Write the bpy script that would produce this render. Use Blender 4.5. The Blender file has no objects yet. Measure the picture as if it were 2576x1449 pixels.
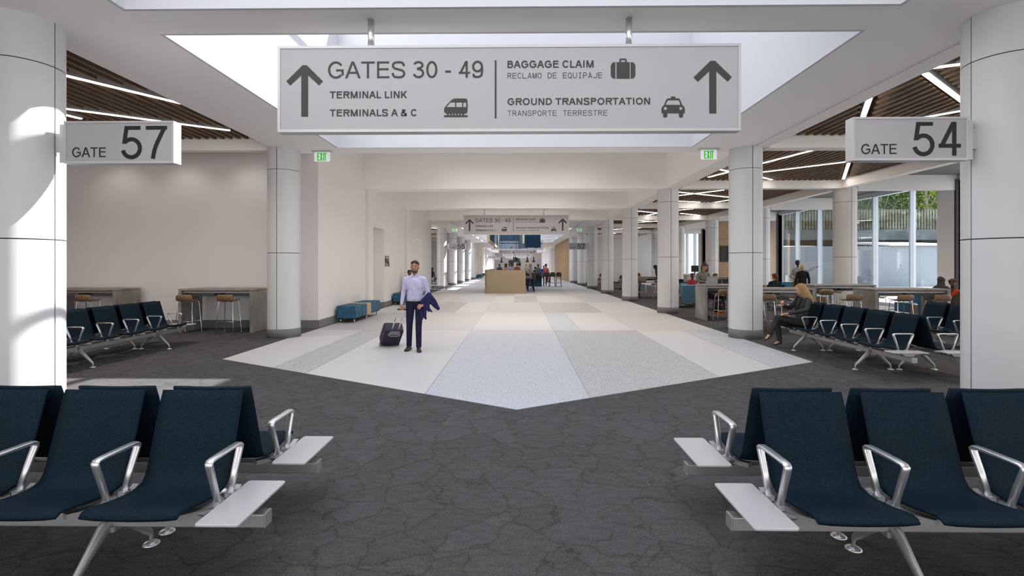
import bpy, bmesh, math, random
from math import sin, cos, pi, radians as R
from mathutils import Vector as V, Matrix as M, Quaternion, geometry
random.seed(7)
SC = bpy.context.scene
COL = SC.collection

# ------------------------------------------------------------ camera
cd = bpy.data.cameras.new('camera'); cam = bpy.data.objects.new('camera', cd); COL.objects.link(cam)
cam.location = (0, 0, 1.6); cam.rotation_euler = (R(90), 0, R(.75))
cd.sensor_width = 36; cd.lens = 36*1258/2576; cd.shift_y = -(724.5-667)/2576
cd.clip_start = .05; cd.clip_end = 500
SC.camera = cam
# ------------------------------------------------------------ light, sky, exposure
SC.view_settings.view_transform = 'Standard'; SC.view_settings.look = 'None'
SC.view_settings.exposure = 0.18; SC.view_settings.gamma = 1; SC.view_settings.use_curve_mapping = False
w = bpy.data.worlds.new('sky'); SC.world = w; w.use_nodes = True
nt = w.node_tree; bg = nt.nodes['Background']
tc = nt.nodes.new('ShaderNodeTexCoord'); sx = nt.nodes.new('ShaderNodeSeparateXYZ'); cr = nt.nodes.new('ShaderNodeValToRGB')
nt.links.new(tc.outputs['Generated'], sx.inputs[0]); nt.links.new(sx.outputs['Z'], cr.inputs[0]); nt.links.new(cr.outputs[0], bg.inputs[0])
cr.color_ramp.elements[0].color = (1, .985, .965, 1); cr.color_ramp.elements[1].color = (.84, .89, 1, 1)
bg.inputs[1].default_value = 2.2
sd = bpy.data.lights.new('sun', 'SUN'); sun = bpy.data.objects.new('sun', sd); COL.objects.link(sun)
sd.energy = 16.0; sd.angle = R(.6); sd.color = (1, .965, .92)
sun.rotation_euler = V((-1.055, -.53, -1)).to_track_quat('-Z', 'Y').to_euler(); sun.location = (10, 5, 20)
SC.cycles.max_bounces = 9; SC.cycles.diffuse_bounces = 7; SC.cycles.glossy_bounces = 3; SC.cycles.transmission_bounces = 3
SC.cycles.transparent_max_bounces = 12; SC.cycles.sample_clamp_indirect = 10; SC.cycles.use_denoising = True
SC.cycles.caustics_reflective = False; SC.cycles.caustics_refractive = False
SC.cycles.use_adaptive_sampling = True; SC.cycles.adaptive_threshold = .03

# ------------------------------------------------------------ materials
def mat(name, c, rough=.6, metal=0, spec=.4, emit=None, es=1, fn=None):
    m = bpy.data.materials.new(name); m.use_nodes = True
    b = m.node_tree.nodes['Principled BSDF']
    b.inputs['Base Color'].default_value = (*c, 1); b.inputs['Roughness'].default_value = rough
    b.inputs['Metallic'].default_value = metal; b.inputs['Specular IOR Level'].default_value = spec
    if emit:
        b.inputs['Emission Color'].default_value = (*emit, 1); b.inputs['Emission Strength'].default_value = es
    if fn: fn(m.node_tree, b)
    return m
def nd(nt, t, **k):
    n = nt.nodes.new('ShaderNode'+t)
    for a, v in k.items():
        if a.startswith('i_'): n.inputs[a[2:].replace('_', ' ')].default_value = v
        else: setattr(n, a, v)
    return n
def ramp(nt, src, stops, interp='LINEAR'):
    r = nt.nodes.new('ShaderNodeValToRGB'); r.color_ramp.interpolation = interp
    e = r.color_ramp.elements
    while len(e) < len(stops): e.new(.5)
    for el, (p, c) in zip(e, stops): el.position = p; el.color = (*c, 1) if len(c) == 3 else c
    nt.links.new(src, r.inputs[0]); return r.outputs[0]
def coords(nt, scale=(1, 1, 1), rot=(0, 0, 0)):
    t = nd(nt, 'TexCoord'); m = nd(nt, 'Mapping'); m.inputs['Scale'].default_value = scale; m.inputs['Rotation'].default_value = rot
    nt.links.new(t.outputs['Object'], m.inputs[0]); return m.outputs[0]
def bump(nt, b, h, s=.2, d=.01):
    n = nd(nt, 'Bump'); n.inputs['Strength'].default_value = s; n.inputs['Distance'].default_value = d
    nt.links.new(h, n.inputs['Height']); nt.links.new(n.outputs[0], b.inputs['Normal'])
def mul(nt, a, b_, f=1.0, mode='MULTIPLY'):
    x = nd(nt, 'MixRGB', blend_type=mode); x.inputs[0].default_value = f
    nt.links.new(a, x.inputs[1]); nt.links.new(b_, x.inputs[2]); return x.outputs[0]
def f_noise(c1, c2, scale, sc=(1, 1, 1), bmp=0, det=4, lo=.35, hi=.65):
    def fn(nt, b):
        n = nd(nt, 'TexNoise'); n.inputs['Scale'].default_value = scale; n.inputs['Detail'].default_value = det
        nt.links.new(coords(nt, sc), n.inputs['Vector'])
        nt.links.new(ramp(nt, n.outputs[0], [(lo, c1), (hi, c2)]), b.inputs['Base Color'])
        if bmp: bump(nt, b, n.outputs[0], bmp, .003)
    return fn
def f_terrazzo(base, speck, amt, scale=75):
    def fn(nt, b):
        co = coords(nt)
        n = nd(nt, 'TexNoise'); n.inputs['Scale'].default_value = scale; n.inputs['Detail'].default_value = 1.5
        nt.links.new(co, n.inputs['Vector'])
        a = ramp(nt, n.outputs[0], [(amt, (1, 1, 1)), (amt+.045, speck)])
        n2 = nd(nt, 'TexNoise'); n2.inputs['Scale'].default_value = scale*.6; n2.inputs['Detail'].default_value = 1
        mp = nd(nt, 'Mapping'); mp.inputs['Location'].default_value = (31, 17, 5)
        nt.links.new(co, mp.inputs[0]); nt.links.new(mp.outputs[0], n2.inputs['Vector'])
        c = ramp(nt, n2.outputs[0], [(amt+.02, base), (amt+.06, tuple(min(1, v*1.06) for v in base))])
        nt.links.new(mul(nt, c, a), b.inputs['Base Color'])
    return fn
def f_carpet(nt, b):
    co = coords(nt)
    n = nd(nt, 'TexNoise'); n.inputs['Scale'].default_value = 2.6; n.inputs['Detail'].default_value = 6; nt.links.new(co, n.inputs['Vector'])
    mx = nd(nt, 'MixRGB'); mx.inputs[0].default_value = .30
    nt.links.new(co, mx.inputs[1]); nt.links.new(n.outputs['Color'], mx.inputs[2])
    mp = nd(nt, 'Mapping'); mp.inputs['Scale'].default_value = (1, 1.05, 1); nt.links.new(mx.outputs[0], mp.inputs[0])
    v = nd(nt, 'TexVoronoi', feature='DISTANCE_TO_EDGE'); v.inputs['Scale'].default_value = 4.6; nt.links.new(mp.outputs[0], v.inputs['Vector'])
    crack0 = ramp(nt, v.outputs['Distance'], [(0, (.42, .42, .42)), (.016, (.88, .88, .88)), (.09, (1, 1, 1))])
    nm = nd(nt, 'TexNoise'); nm.inputs['Scale'].default_value = 1.7; nm.inputs['Detail'].default_value = 4; nt.links.new(co, nm.inputs['Vector'])
    msk = ramp(nt, nm.outputs[0], [(.42, (1, 1, 1)), (.62, (0, 0, 0))]); mk = nd(nt, 'MixRGB', blend_type='LIGHTEN'); mk.inputs[0].default_value = 1
    inv = ramp(nt, nm.outputs[0], [(.40, (0, 0, 0)), (.64, (1, 1, 1))]); nt.links.new(crack0, mk.inputs[1]); nt.links.new(inv, mk.inputs[2]); crack = mk.outputs[0]
    n2 = nd(nt, 'TexNoise'); n2.inputs['Scale'].default_value = 9; n2.inputs['Detail'].default_value = 8; n2.inputs['Roughness'].default_value = .75
    nt.links.new(coords(nt, (1, 2.6, 1)), n2.inputs['Vector'])
    base = ramp(nt, n2.outputs[0], [(.3, (.092, .088, .088)), (.7, (.150, .143, .141))])
    n3 = nd(nt, 'TexNoise'); n3.inputs['Scale'].default_value = 110; n3.inputs['Detail'].default_value = 3; n3.inputs['Roughness'].default_value = .8
    nt.links.new(coords(nt, (.9, 1.3, 1)), n3.inputs['Vector'])
    g = ramp(nt, n3.outputs[0], [(.34, (.45, .45, .46)), (.66, (1.12, 1.12, 1.13))])
    vc = nd(nt, 'TexVoronoi'); vc.inputs['Scale'].default_value = 4.6; nt.links.new(mp.outputs[0], vc.inputs['Vector'])
    bw = nd(nt, 'RGBToBW'); nt.links.new(vc.outputs['Color'], bw.inputs[0]); cell = ramp(nt, bw.outputs[0], [(.2, (.93, .93, .93)), (.8, (1.05, 1.05, 1.06))])
    nt.links.new(mul(nt, mul(nt, mul(nt, base, cell), crack, .75), g), b.inputs['Base Color'])
    wv = nd(nt, 'TexWave', bands_direction='Y'); wv.inputs['Scale'].default_value = 40; wv.inputs['Distortion'].default_value = 6; wv.inputs['Detail'].default_value = 2
    nt.links.new(co, wv.inputs[0]); ad = nd(nt, 'Math', operation='ADD'); nt.links.new(wv.outputs['Fac'], ad.inputs[0]); nt.links.new(n3.outputs[0], ad.inputs[1])
    bump(nt, b, ad.outputs[0], .45, .006)
def f_glass(tr, tint, rough=.0):
    def fn(nt, b):
        out = nt.nodes['Material Output']; t = nd(nt, 'BsdfTransparent'); g = nd(nt, 'BsdfGlossy'); mx = nd(nt, 'MixShader')
        t.inputs[0].default_value = (*tint, 1); g.inputs['Roughness'].default_value = rough
        lw = nd(nt, 'LayerWeight'); lw.inputs[0].default_value = .18
        mm = nd(nt, 'Math', operation='MULTIPLY'); mm.inputs[1].default_value = 1-tr; nt.links.new(lw.outputs['Fresnel'], mm.inputs[0])
        nt.links.new(mm.outputs[0], mx.inputs[0]); nt.links.new(t.outputs[0], mx.inputs[1]); nt.links.new(g.outputs[0], mx.inputs[2])
        nt.links.new(mx.outputs[0], out.inputs[0])
    return fn
def f_streak(nt, b):
    n = nd(nt, 'TexNoise'); n.inputs['Scale'].default_value = 1; n.inputs['Detail'].default_value = 2; nt.links.new(coords(nt, (75, 75, 5)), n.inputs['Vector'])
    nt.links.new(ramp(nt, n.outputs[0], [(.30, (.012, .055, .115)), (.52, (.022, .105, .19)), (.63, (.05, .15, .2)), (.66, (.30, .30, .22))]), b.inputs['Base Color'])
G_ = {}
WHITE = mat('painted_white', (.80, .765, .745), .75, spec=.2)
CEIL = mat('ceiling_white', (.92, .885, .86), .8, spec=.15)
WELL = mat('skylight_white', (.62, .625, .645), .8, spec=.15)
PANEL = mat('column_panel', (.63, .622, .622), .42, spec=.4)
SEAM = mat('dark_seam', (.05, .05, .06), .8)
PLINTH = mat('grey_plinth', (.19, .185, .186), .65)
CARPET = mat('carpet', (.12, .12, .12), .95, spec=.05, fn=f_carpet)
TZ = [mat('terrazzo_plain', (.72, .71, .71), .42, spec=.3, fn=f_noise((.56, .545, .54), (.60, .585, .58), 60)),
      mat('terrazzo_blue_fleck', (.6, .6, .6), .42, spec=.3, fn=f_terrazzo((.535, .54, .56), (.42, .56, .74), .58)),
      mat('terrazzo_dark_fleck', (.6, .6, .6), .42, spec=.3, fn=f_terrazzo((.50, .49, .485), (.42, .44, .47), .56)),
      mat('terrazzo_pale_fleck', (.6, .6, .6), .42, spec=.3, fn=f_terrazzo((.54, .53, .52), (.80, .80, .80), .58))]
STRIP = mat('divider_strip', (.36, .33, .30), .4, .3)
SLAT = mat('dark_wood_slat', (.06, .035, .02), .6, fn=f_noise((.15, .092, .055), (.23, .145, .088), 3, (8, .8, 8)))
DECK = mat('grey_deck', (.16, .155, .15), .9)
LED = mat('led_diffuser', (1, 1, 1), .5, emit=(1, .89, .78), es=14)
HOUS = mat('light_housing', (.42, .42, .42), .5)
SIGNF = mat('sign_face', (.42, .405, .412), .35, spec=.4)
SIGNE = mat('sign_edge', (.55, .54, .54), .35, .3)
INK = mat('sign_ink', (.045, .042, .042), .6)
INKB = mat('black_ink', (.014, .014, .015), .6)
GREEN = mat('exit_green', (.02, .42, .01), .5, emit=(.02, .6, .01), es=.35)
EXITW = mat('exit_white', (.8, .82, .82), .5, emit=(.9, 1, .95), es=.25)
STEEL = mat('polished_aluminium', (.74, .74, .75), .33, .85)
CHROME = mat('chrome', (.75, .75, .77), .1, 1)
CAST = mat('cast_aluminium', (.42, .415, .41), .40, .55)
SEATM = mat('navy_seat', (.008, .025, .045), .7, spec=.12, fn=lambda nt, b: (f_noise((.0025, .009, .016), (.006, .021, .034), 170, det=2, bmp=.25)(nt, b)))
TABLE = mat('white_laminate', (.52, .50, .50), .35, spec=.45)
BLACK = mat('matt_black', (.012, .012, .014), .45)
STONE = mat('grey_stone_laminate', (.3, .28, .26), .5, fn=f_noise((.20, .185, .17), (.34, .315, .29), 3.2, (1, 1, .6), det=6))
WOOD = mat('walnut_shell', (.2, .12, .07), .45, fn=f_noise((.16, .095, .055), (.24, .15, .09), 16, (1, 5, 6)))
OAK = mat('oak_panel', (.4, .25, .14), .5, fn=f_noise((.36, .22, .12), (.46, .30, .17), 4, (6, 6, .5)))
OAKT = mat('oak_light', (.46, .32, .2), .5, fn=f_noise((.44, .31, .19), (.53, .385, .24), 5, (1, 6, 6)))
TAN = mat('tan_panel', (.4, .3, .19), .6, fn=f_noise((.36, .275, .175), (.41, .315, .205), 30, (1, 1, 4)))
GOLD = mat('golden_slat', (.3, .2, .1), .5, fn=f_noise((.25, .15, .06), (.36, .235, .105), 2, (1, 6, .25)))
GLOW = mat('gilded_mark', (.70, .42, .10), .35, .3)
STREAK = mat('blue_streak_fabric', (.02, .1, .19), .85, fn=f_streak)
LBLUE = mat('light_blue_vinyl', (.10, .22, .33), .5)
TEAL = mat('teal_fabric', (.012, .085, .15), .7)
BARBLUE = mat('bar_blue', (.03, .075, .11), .6)
DKBROWN = mat('brown_shell', (.055, .04, .03), .55)
ALU = mat('pale_aluminium', (.62, .68, .76), .45, .15)
GLASS = mat('window_glass', (1, 1, 1), .0, fn=f_glass(.35, (.93, .96, .97)))
CLEAR = mat('skylight_glass', (1, 1, 1), .0, fn=f_glass(.6, (.97, .98, 1)))
SCREEN = mat('black_screen', (.01, .01, .012), .15)
GREY = mat('mid_grey', (.22, .22, .23), .5)
def plain(n, c, r=.8, s=.2):
    k = 'p_'+n
    if k not in G_: G_[k] = mat(n, c, r, spec=s)
    return G_[k]
def cloth(n, c, amp=.25, scale=9):
    k = 'c_'+n
    if k not in G_:
        G_[k] = mat(n, c, .85, spec=.15, fn=lambda nt, b: f_noise(tuple(v*(1-amp) for v in c), tuple(v*(1+amp*.6) for v in c), scale, bmp=.5)(nt, b))
    return G_[k]

# ------------------------------------------------------------ mesh helpers
class MB:
    def __init__(s): s.v = []; s.f = []; s.mi = []; s.m = 0; s.sm = []
    def add(s, vs, fs, T=None, sm=False):
        o = len(s.v)
        s.v += [tuple(T @ V(p)) if T else tuple(p) for p in vs]
        for f in fs: s.f.append([i+o for i in f]); s.mi.append(s.m); s.sm.append(sm)
    def box(s, x0, x1, y0, y1, z0, z1, T=None):
        s.add([(x, y, z) for x in (x0, x1) for y in (y0, y1) for z in (z0, z1)],
              [(0, 1, 3, 2), (4, 6, 7, 5), (0, 4, 5, 1), (2, 3, 7, 6), (0, 2, 6, 4), (1, 5, 7, 3)], T)
    def rbox(s, x0, x1, y0, y1, z0, z1, r=.02, T=None, n=3, axis='z'):
        # box with edges parallel to axis rounded
        pts = []
        A = {'z': (x0, x1, y0, y1), 'x': (y0, y1, z0, z1), 'y': (x0, x1, z0, z1)}[axis]
        for cx, cy, a0 in ((A[1]-r, A[3]-r, 0), (A[0]+r, A[3]-r, 90), (A[0]+r, A[2]+r, 180), (A[1]-r, A[2]+r, 270)):
            for k in range(n+1):
                a = R(a0+90*k/n); pts.append((cx+r*cos(a), cy+r*sin(a)))
        lo, hi = {'z': (z0, z1), 'x': (x0, x1), 'y': (y0, y1)}[axis]
        s.prism(pts, lo, hi, axis, T)
    def prism(s, pts, lo, hi, axis='z', T=None, sm=False):
        mk = {'z': lambda p, h: (p[0], p[1], h), 'x': lambda p, h: (h, p[0], p[1]), 'y': lambda p, h: (p[0], h, p[1])}[axis]
        n = len(pts); vs = [mk(p, lo) for p in pts]+[mk(p, hi) for p in pts]
        s.add(vs, [tuple(range(n)), tuple(range(2*n-1, n-1, -1))], T)
        o = len(s.v)-2*n
        for i in range(n):
            s.f.append([o+i, o+i+n, o+(i+1) % n+n, o+(i+1) % n]); s.mi.append(s.m); s.sm.append(sm)
    def tube(s, pts, r, n=8, T=None, flat=1.0, up=None, caps=True):
        # sweep along pts; r scalar or list; flat squashes in second axis
        P = [V(p) for p in pts]; L = len(P); rr = r if isinstance(r, (list, tuple)) else [r]*L
        vs = []; prev = None
        for i in range(L):
            t = (P[min(i+1, L-1)]-P[max(i-1, 0)]).normalized()
            if prev is None:
                u = V(up) if up else (V((0, 0, 1)) if abs(t.z) < .9 else V((1, 0, 0)))
            else: u = prev
            a = (u-t*u.dot(t)).normalized(); b = t.cross(a); prev = a
            for k in range(n):
                an = 2*pi*(k+.5)/n; vs.append(P[i]+a*cos(an)*rr[i]+b*sin(an)*rr[i]*flat)
        fs = [(i*n+k, i*n+(k+1) % n, (i+1)*n+(k+1) % n, (i+1)*n+k) for i in range(L-1) for k in range(n)]
        if caps: fs += [tuple(range(n-1, -1, -1)), tuple(range((L-1)*n, L*n))]
        s.add(vs, fs, T, sm=n > 4)
    def lathe(s, prof, n=16, T=None, cap=True):
        vs = [(r*cos(2*pi*k/n), r*sin(2*pi*k/n), z) for r, z in prof for k in range(n)]
        L = len(prof)
        fs = [(i*n+k, i*n+(k+1) % n, (i+1)*n+(k+1) % n, (i+1)*n+k) for i in range(L-1) for k in range(n)]
        if cap: fs += [tuple(range(n-1, -1, -1)), tuple(range((L-1)*n, L*n))]
        s.add(vs, fs, T, sm=True)
    def ell(s, c, r, n=12, m=8, T=None, rot=None):
        Q = M.Translation(V(c)) @ (rot.to_4x4() if rot else M.Identity(4)) @ M.Diagonal((*r, 1))
        if T: Q = T @ Q
        vs = [(0, 0, -1)]+[(sin(pi*i/m)*cos(2*pi*k/n), sin(pi*i/m)*sin(2*pi*k/n), -cos(pi*i/m)) for i in range(1, m) for k in range(n)]+[(0, 0, 1)]
        fs = [(0, 1+(k+1) % n, 1+k) for k in range(n)]
        fs += [(1+i*n+k, 1+i*n+(k+1) % n, 1+(i+1)*n+(k+1) % n, 1+(i+1)*n+k) for i in range(m-2) for k in range(n)]
        l = 1+(m-2)*n; fs += [(l+k, l+(k+1) % n, len(vs)-1) for k in range(n)]
        s.add(vs, fs, Q, True)
    def cap(s, p, r, q, t, n=10, T=None):
        p = V(p); q = V(q); d = q-p; L = d.length
        if L < 1e-5: return s.ell(p, (r, r, r), T=T)
        Q = M.Translation(p) @ d.to_track_quat('Z', 'Y').to_matrix().to_4x4()
        if T: Q = T @ Q
        pr = [(.02*r, -r)]+[(r*sin(a), -r*cos(a)) for a in (.6, 1.1)]+[(r, 0), (t, L)]+[(t*sin(a), L+t*cos(a)) for a in (1.1, .6)]+[(.02*t, L+t)]
        s.lathe(pr, n, Q)
    def mesh(s, name, mats):
        me = bpy.data.meshes.new(name); me.from_pydata(s.v, [], s.f)
        for m in (mats if isinstance(mats, (list, tuple)) else [mats]): me.materials.append(m)
        me.polygons.foreach_set('material_index', s.mi); me.polygons.foreach_set('use_smooth', s.sm)
        bm = bmesh.new(); bm.from_mesh(me); bmesh.ops.recalc_face_normals(bm, faces=bm.faces); bm.to_mesh(me); bm.free()
        return me
    def build(s, name, mats, parent=None, loc=None, rz=0):
        o = bpy.data.objects.new(name, s.mesh(name, mats)); COL.objects.link(o)
        if parent is not None: o.parent = parent
        if loc: o.location = loc
        if rz: o.rotation_euler.z = rz
        return o
def poly2d(mb, outer, holes, y, T=None, th=.003):
    # flat lettering shape in the x-z plane with holes, facing -y
    loops = [[V((p[0], p[1], 0)) for p in l] for l in [outer]+holes]
    tri = geometry.tessellate_polygon(loops); pts = [p for l in loops for p in l]
    mb.add([(p.x, y, p.y) for p in pts], [tuple(t) for t in tri], T)
def bev(o, w_=.006, seg=2):
    b = o.modifiers.new('edge', 'BEVEL'); b.width = w_; b.segments = seg; b.limit_method = 'ANGLE'; b.angle_limit = R(40)
    return o
def tag(o, label, cat, group=None, kind=None):
    o['label'] = label; o['category'] = cat
    if group: o['group'] = group
    if kind: o['kind'] = kind
    return o
def thing(name, label, cat, loc=(0, 0, 0), rz=0, group=None):
    o = bpy.data.objects.new(name, None); COL.objects.link(o); o.empty_display_size = .1
    o.location = loc; o.rotation_euler.z = rz
    return tag(o, label, cat, group)
def struct(o): o['kind'] = 'structure'; return o
def dup(src, loc, rz=None, label=None, group=None):
    c = src.copy(); COL.objects.link(c); c.location = loc
    if rz is not None: c.rotation_euler.z = rz
    if label: c['label'] = label
    if group: c['group'] = group
    for ch in src.children:
        d = ch.copy(); COL.objects.link(d); d.parent = c
        for g in ch.children:
            e = g.copy(); COL.objects.link(e); e.parent = d
    return c
# ------------------------------------------------------------ plain sans-serif lettering drawn from strokes
def arc(cx, cy, rx, ry, a0, a1, n=14): return [(cx+rx*cos(R(a0+(a1-a0)*k/n)), cy+ry*sin(R(a0+(a1-a0)*k/n))) for k in range(n+1)]
def cat_rom(P, n=6):
    out = []; Q = [P[0]]+P+[P[-1]]
    for i in range(1, len(Q)-2):
        for k in range(n):
            t = k/n; p = [Q[i-1], Q[i], Q[i+1], Q[i+2]]
            out.append(tuple(.5*(2*p[1][j]+(p[2][j]-p[0][j])*t+(2*p[0][j]-5*p[1][j]+4*p[2][j]-p[3][j])*t*t+(3*p[1][j]-p[0][j]-3*p[2][j]+p[3][j])*t**3) for j in (0, 1)))
    return out+[P[-1]]
INKW = {'A': (0, .93, 0), 'B': (.10, .74, .07), 'C': (.07, .86, .05), 'D': (.11, .83, .07), 'E': (.11, .73, .07), 'G': (.07, .93, .08), 'I': (.13, .0, .13), 'J': (.04, .52, .12), 'K': (.10, .83, 0), 'L': (.10, .62, .03), 'M': (.10, .96, .10),
        'N': (.10, .80, .10), 'O': (.07, .95, .07), 'P': (.11, .76, .06), 'Q': (.07, .95, .07), 'R': (.11, .88, .0), 'S': (.06, .81, .06), 'T': (.03, .80, .03), 'U': (.11, .79, .11), 'X': (.0, .93, .0), '&': (.06, .84, .05), '-': (.06, .34, .06), ' ': (0, .34, 0)}
for c in '0234579': INKW[c] = (.06, .66, .06)
INKW['1'] = (.14, .36, .24)
def glyph(ch, W, t):
    """ribbons (polyline), slants (x0,y0,x1,y1) and rectangles (x0,y0,x1,y1) of a capital of height 1"""
    i = t/2; rb = []; sl = []; rc = []; h = i*1.08; r = rc.append
    T_ = t*.92; iv = T_/2
    if ch == 'A': sl += [(h, 0, W/2-.1*t, 1), (W-h, 0, W/2+.1*t, 1)]; r((W*.2, .27, W*.8, .27+T_))
    elif ch in 'BPR':
        r((0, 0, t, 1)); m = .44 if ch == 'P' else (.46 if ch == 'R' else .48); x1 = W*.93 if ch == 'B' else W*.97; cy = (1-iv+m+iv)/2; ry = (1-iv-m-iv)/2; cx = x1-i-ry
        rb.append([(i, 1-iv), (cx, 1-iv)]+arc(cx, cy, ry, ry, 90, -90)[1:]+[(i, m+iv)])
        if ch == 'B': ry = (m+iv-iv)/2; cx = W-i-ry; rb.append([(i, m+iv), (cx, m+iv)]+arc(cx, (m+iv+iv)/2, ry, ry, 90, -90)[1:]+[(i, iv)])
        if ch == 'R': sl.append((W-h*1.25, 0, W*.5, m+iv))
    elif ch in 'CG':
        a = 36; rb.append(arc(W/2, .5, W/2-i, .5+.012-iv, a, 360-a-(4 if ch == 'G' else 0), 26))
        if ch == 'G': r((W*.52, .42, W, .42+T_)); r((W-t, .17, W, .42+T_))
    elif ch == 'D': ry = .5-iv; cx = W-i-min(ry, W*.48); rb.append([(i, 1-iv), (cx, 1-iv)]+arc(cx, .5, W-i-cx, ry, 90, -90)[1:]+[(i, iv)]); r((0, 0, t, 1))
    elif ch == 'E': r((0, 0, t, 1)); r((0, 0, W, T_)); r((0, 1-T_, W*.98, 1)); r((0, .475, W*.93, .475+T_))
    elif ch == 'L': r((0, 0, t, 1)); r((0, 0, W, T_))
    elif ch == 'I': x = max(W, t)/2; r((x-i, 0, x+i, 1))
    elif ch == 'J': rb.append([(W-i, 1), (W-i, .3)]+arc(W/2, .27, W/2-i, .28-iv, 0, -165)[1:])
    elif ch == 'K': r((0, 0, t, 1)); sl += [(i*1.3, .30, W-t*.75, 1)]; sl += [(W-t*.68, 0, W*.36, .60)]
    elif ch == 'M': r((0, 0, t, 1)); r((W-t, 0, W, 1)); sl += [(t*.62, 1, W/2, 0), (W-t*.62, 1, W/2, 0)]
    elif ch == 'N': r((0, 0, t, 1)); r((W-t, 0, W, 1)); sl.append((t*.62, 1, W-t*.62, 0))
    elif ch in 'OQ':
        rb.append(arc(W/2, .5, W/2-i, .5+.012-iv, 90, 450, 30))
        if ch == 'Q': rb.append([(W*.58, .27), (W*.97, -.02)])
    elif ch == 'S': rb.append(cat_rom([(W-i*1.1, .715), (W*.80, .90), (W*.5, 1-iv+.01), (W*.2, .90), (i*1.25, .745), (W*.2, .60), (W*.5, .52), (W*.82, .43), (W-i, .275), (W*.82, .10), (W*.5, iv-.01), (W*.18, .10), (i, .31)]))
    elif ch == 'T': r((0, 1-T_, W, 1)); r((W/2-i, 0, W/2+i, 1))
    elif ch == 'U': rb.append([(i, 1), (i, .38)]+arc(W/2, .36, W/2-i, .37-iv, 180, 360)[1:]+[(W-i, 1)])
    elif ch == 'X': sl += [(h*1.15, 0, W-h*1.3, 1), (W-h*1.15, 0, h*1.3, 1)]
    elif ch == '&': rb.append(cat_rom([(W-i*.9, .03), (W*.62, .33), (W*.22, .78), (W*.40, 1-iv), (W*.63, .80), (W*.42, .60), (W*.12, .42), (i, .26), (W*.14, .09), (W*.40, iv), (W*.68, .13), (W*.86, .46)]))
    elif ch == '0': rb.append(arc(W/2, .5, W/2-i, .5+.01-iv, 90, 450, 26))
    elif ch == '1': r((W-t, 0, W, 1)); rb.append([(W-i, .93), (W*.5, .80), (.0, .70)])
    elif ch == '2': rb.append(cat_rom([(i*1.1, .70), (W*.16, .90), (W*.5, 1-iv), (W*.84, .89), (W-i, .71), (W*.78, .48), (W*.42, .24), (W*.20, iv+.02)])); r((.02, 0, W, T_))
    elif ch == '3': rb.append(arc(W*.48, .765, W*.46-i, .245-iv, 165, -90, 20)+[(W*.38, .52+iv-iv)]); rb.append([(W*.38, .53)]+arc(W*.49, .29, W*.51-i, .30-iv, 90, -168, 22))
    elif ch == '4': r((W*.80-t, 0, W*.80, 1)); r((0, .235, W, .235+T_)); sl.append((t*.62, .26, W*.80-t*.6, 1))
    elif ch == '5': r((W*.20, 1-T_, W*.93, 1)); sl.append((W*.08+h*.8, .46, W*.20+h*.8, 1)); rb.append(arc(W/2, .322, W/2-i, .322-iv+.01, 143, -167, 26))
    elif ch == '7': r((0, 1-T_, W, 1)); rb.append(cat_rom([(W-i*1.2, .96), (W*.66, .66), (W*.44, .33), (W*.33, 0)]))
    elif ch == '9': rb.append(arc(W*.49, .665, W*.49-i, .345-iv, 0, 360, 24)); rb.append(cat_rom([(W-i, .62), (W-i*1.1, .42), (W*.80, .12), (W*.45, iv-.01), (W*.17, .09), (i*1.5, .235)]))
    elif ch == '-': r((0, .31, W, .31+t))
    return rb, sl, rc
def draw_glyph(mb, ch, W, t, X, Z, sx_, sz, y):
    rb, sl, rc = glyph(ch, W, t)
    def f(x, z): return (X+x*sx_, y, Z+z*sz)
    for x0, y0, x1, y1 in rc: y -= .00025; mb.add([f(x0, y0), f(x1, y0), f(x1, y1), f(x0, y1)], [(0, 1, 2, 3)])
    for x0, y0, x1, y1 in sl:
        y -= .00025; hw = t/2*math.hypot(x1-x0, y1-y0)/abs(y1-y0); mb.add([f(x0-hw, y0), f(x0+hw, y0), f(x1+hw, y1), f(x1-hw, y1)], [(0, 1, 2, 3)])
    for P in rb:
        y -= .00025
        closed = math.hypot(P[0][0]-P[-1][0], P[0][1]-P[-1][1]) < 1e-6; n = len(P); vs = []
        for k in range(n):
            a = P[k-1] if k else (P[-2] if closed else P[0]); b = P[k+1] if k < n-1 else (P[1] if closed else P[-1]); p = P[k]
            d0 = V((p[0]-a[0], p[1]-a[1])); d1 = V((b[0]-p[0], b[1]-p[1]))
            if d0.length < 1e-9: d0 = d1
            if d1.length < 1e-9: d1 = d0
            d0.normalize(); d1.normalize(); d = (d0+d1).normalized(); c = max(.5, d.dot(d0)); q = V((-d.y, d.x))*(t/2/c)
            vs += [f(p[0]+q.x, p[1]+q.y), f(p[0]-q.x, p[1]-q.y)]
        mb.add(vs, [(2*k, 2*k+1, 2*k+3, 2*k+2) for k in range(n-1)])
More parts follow.
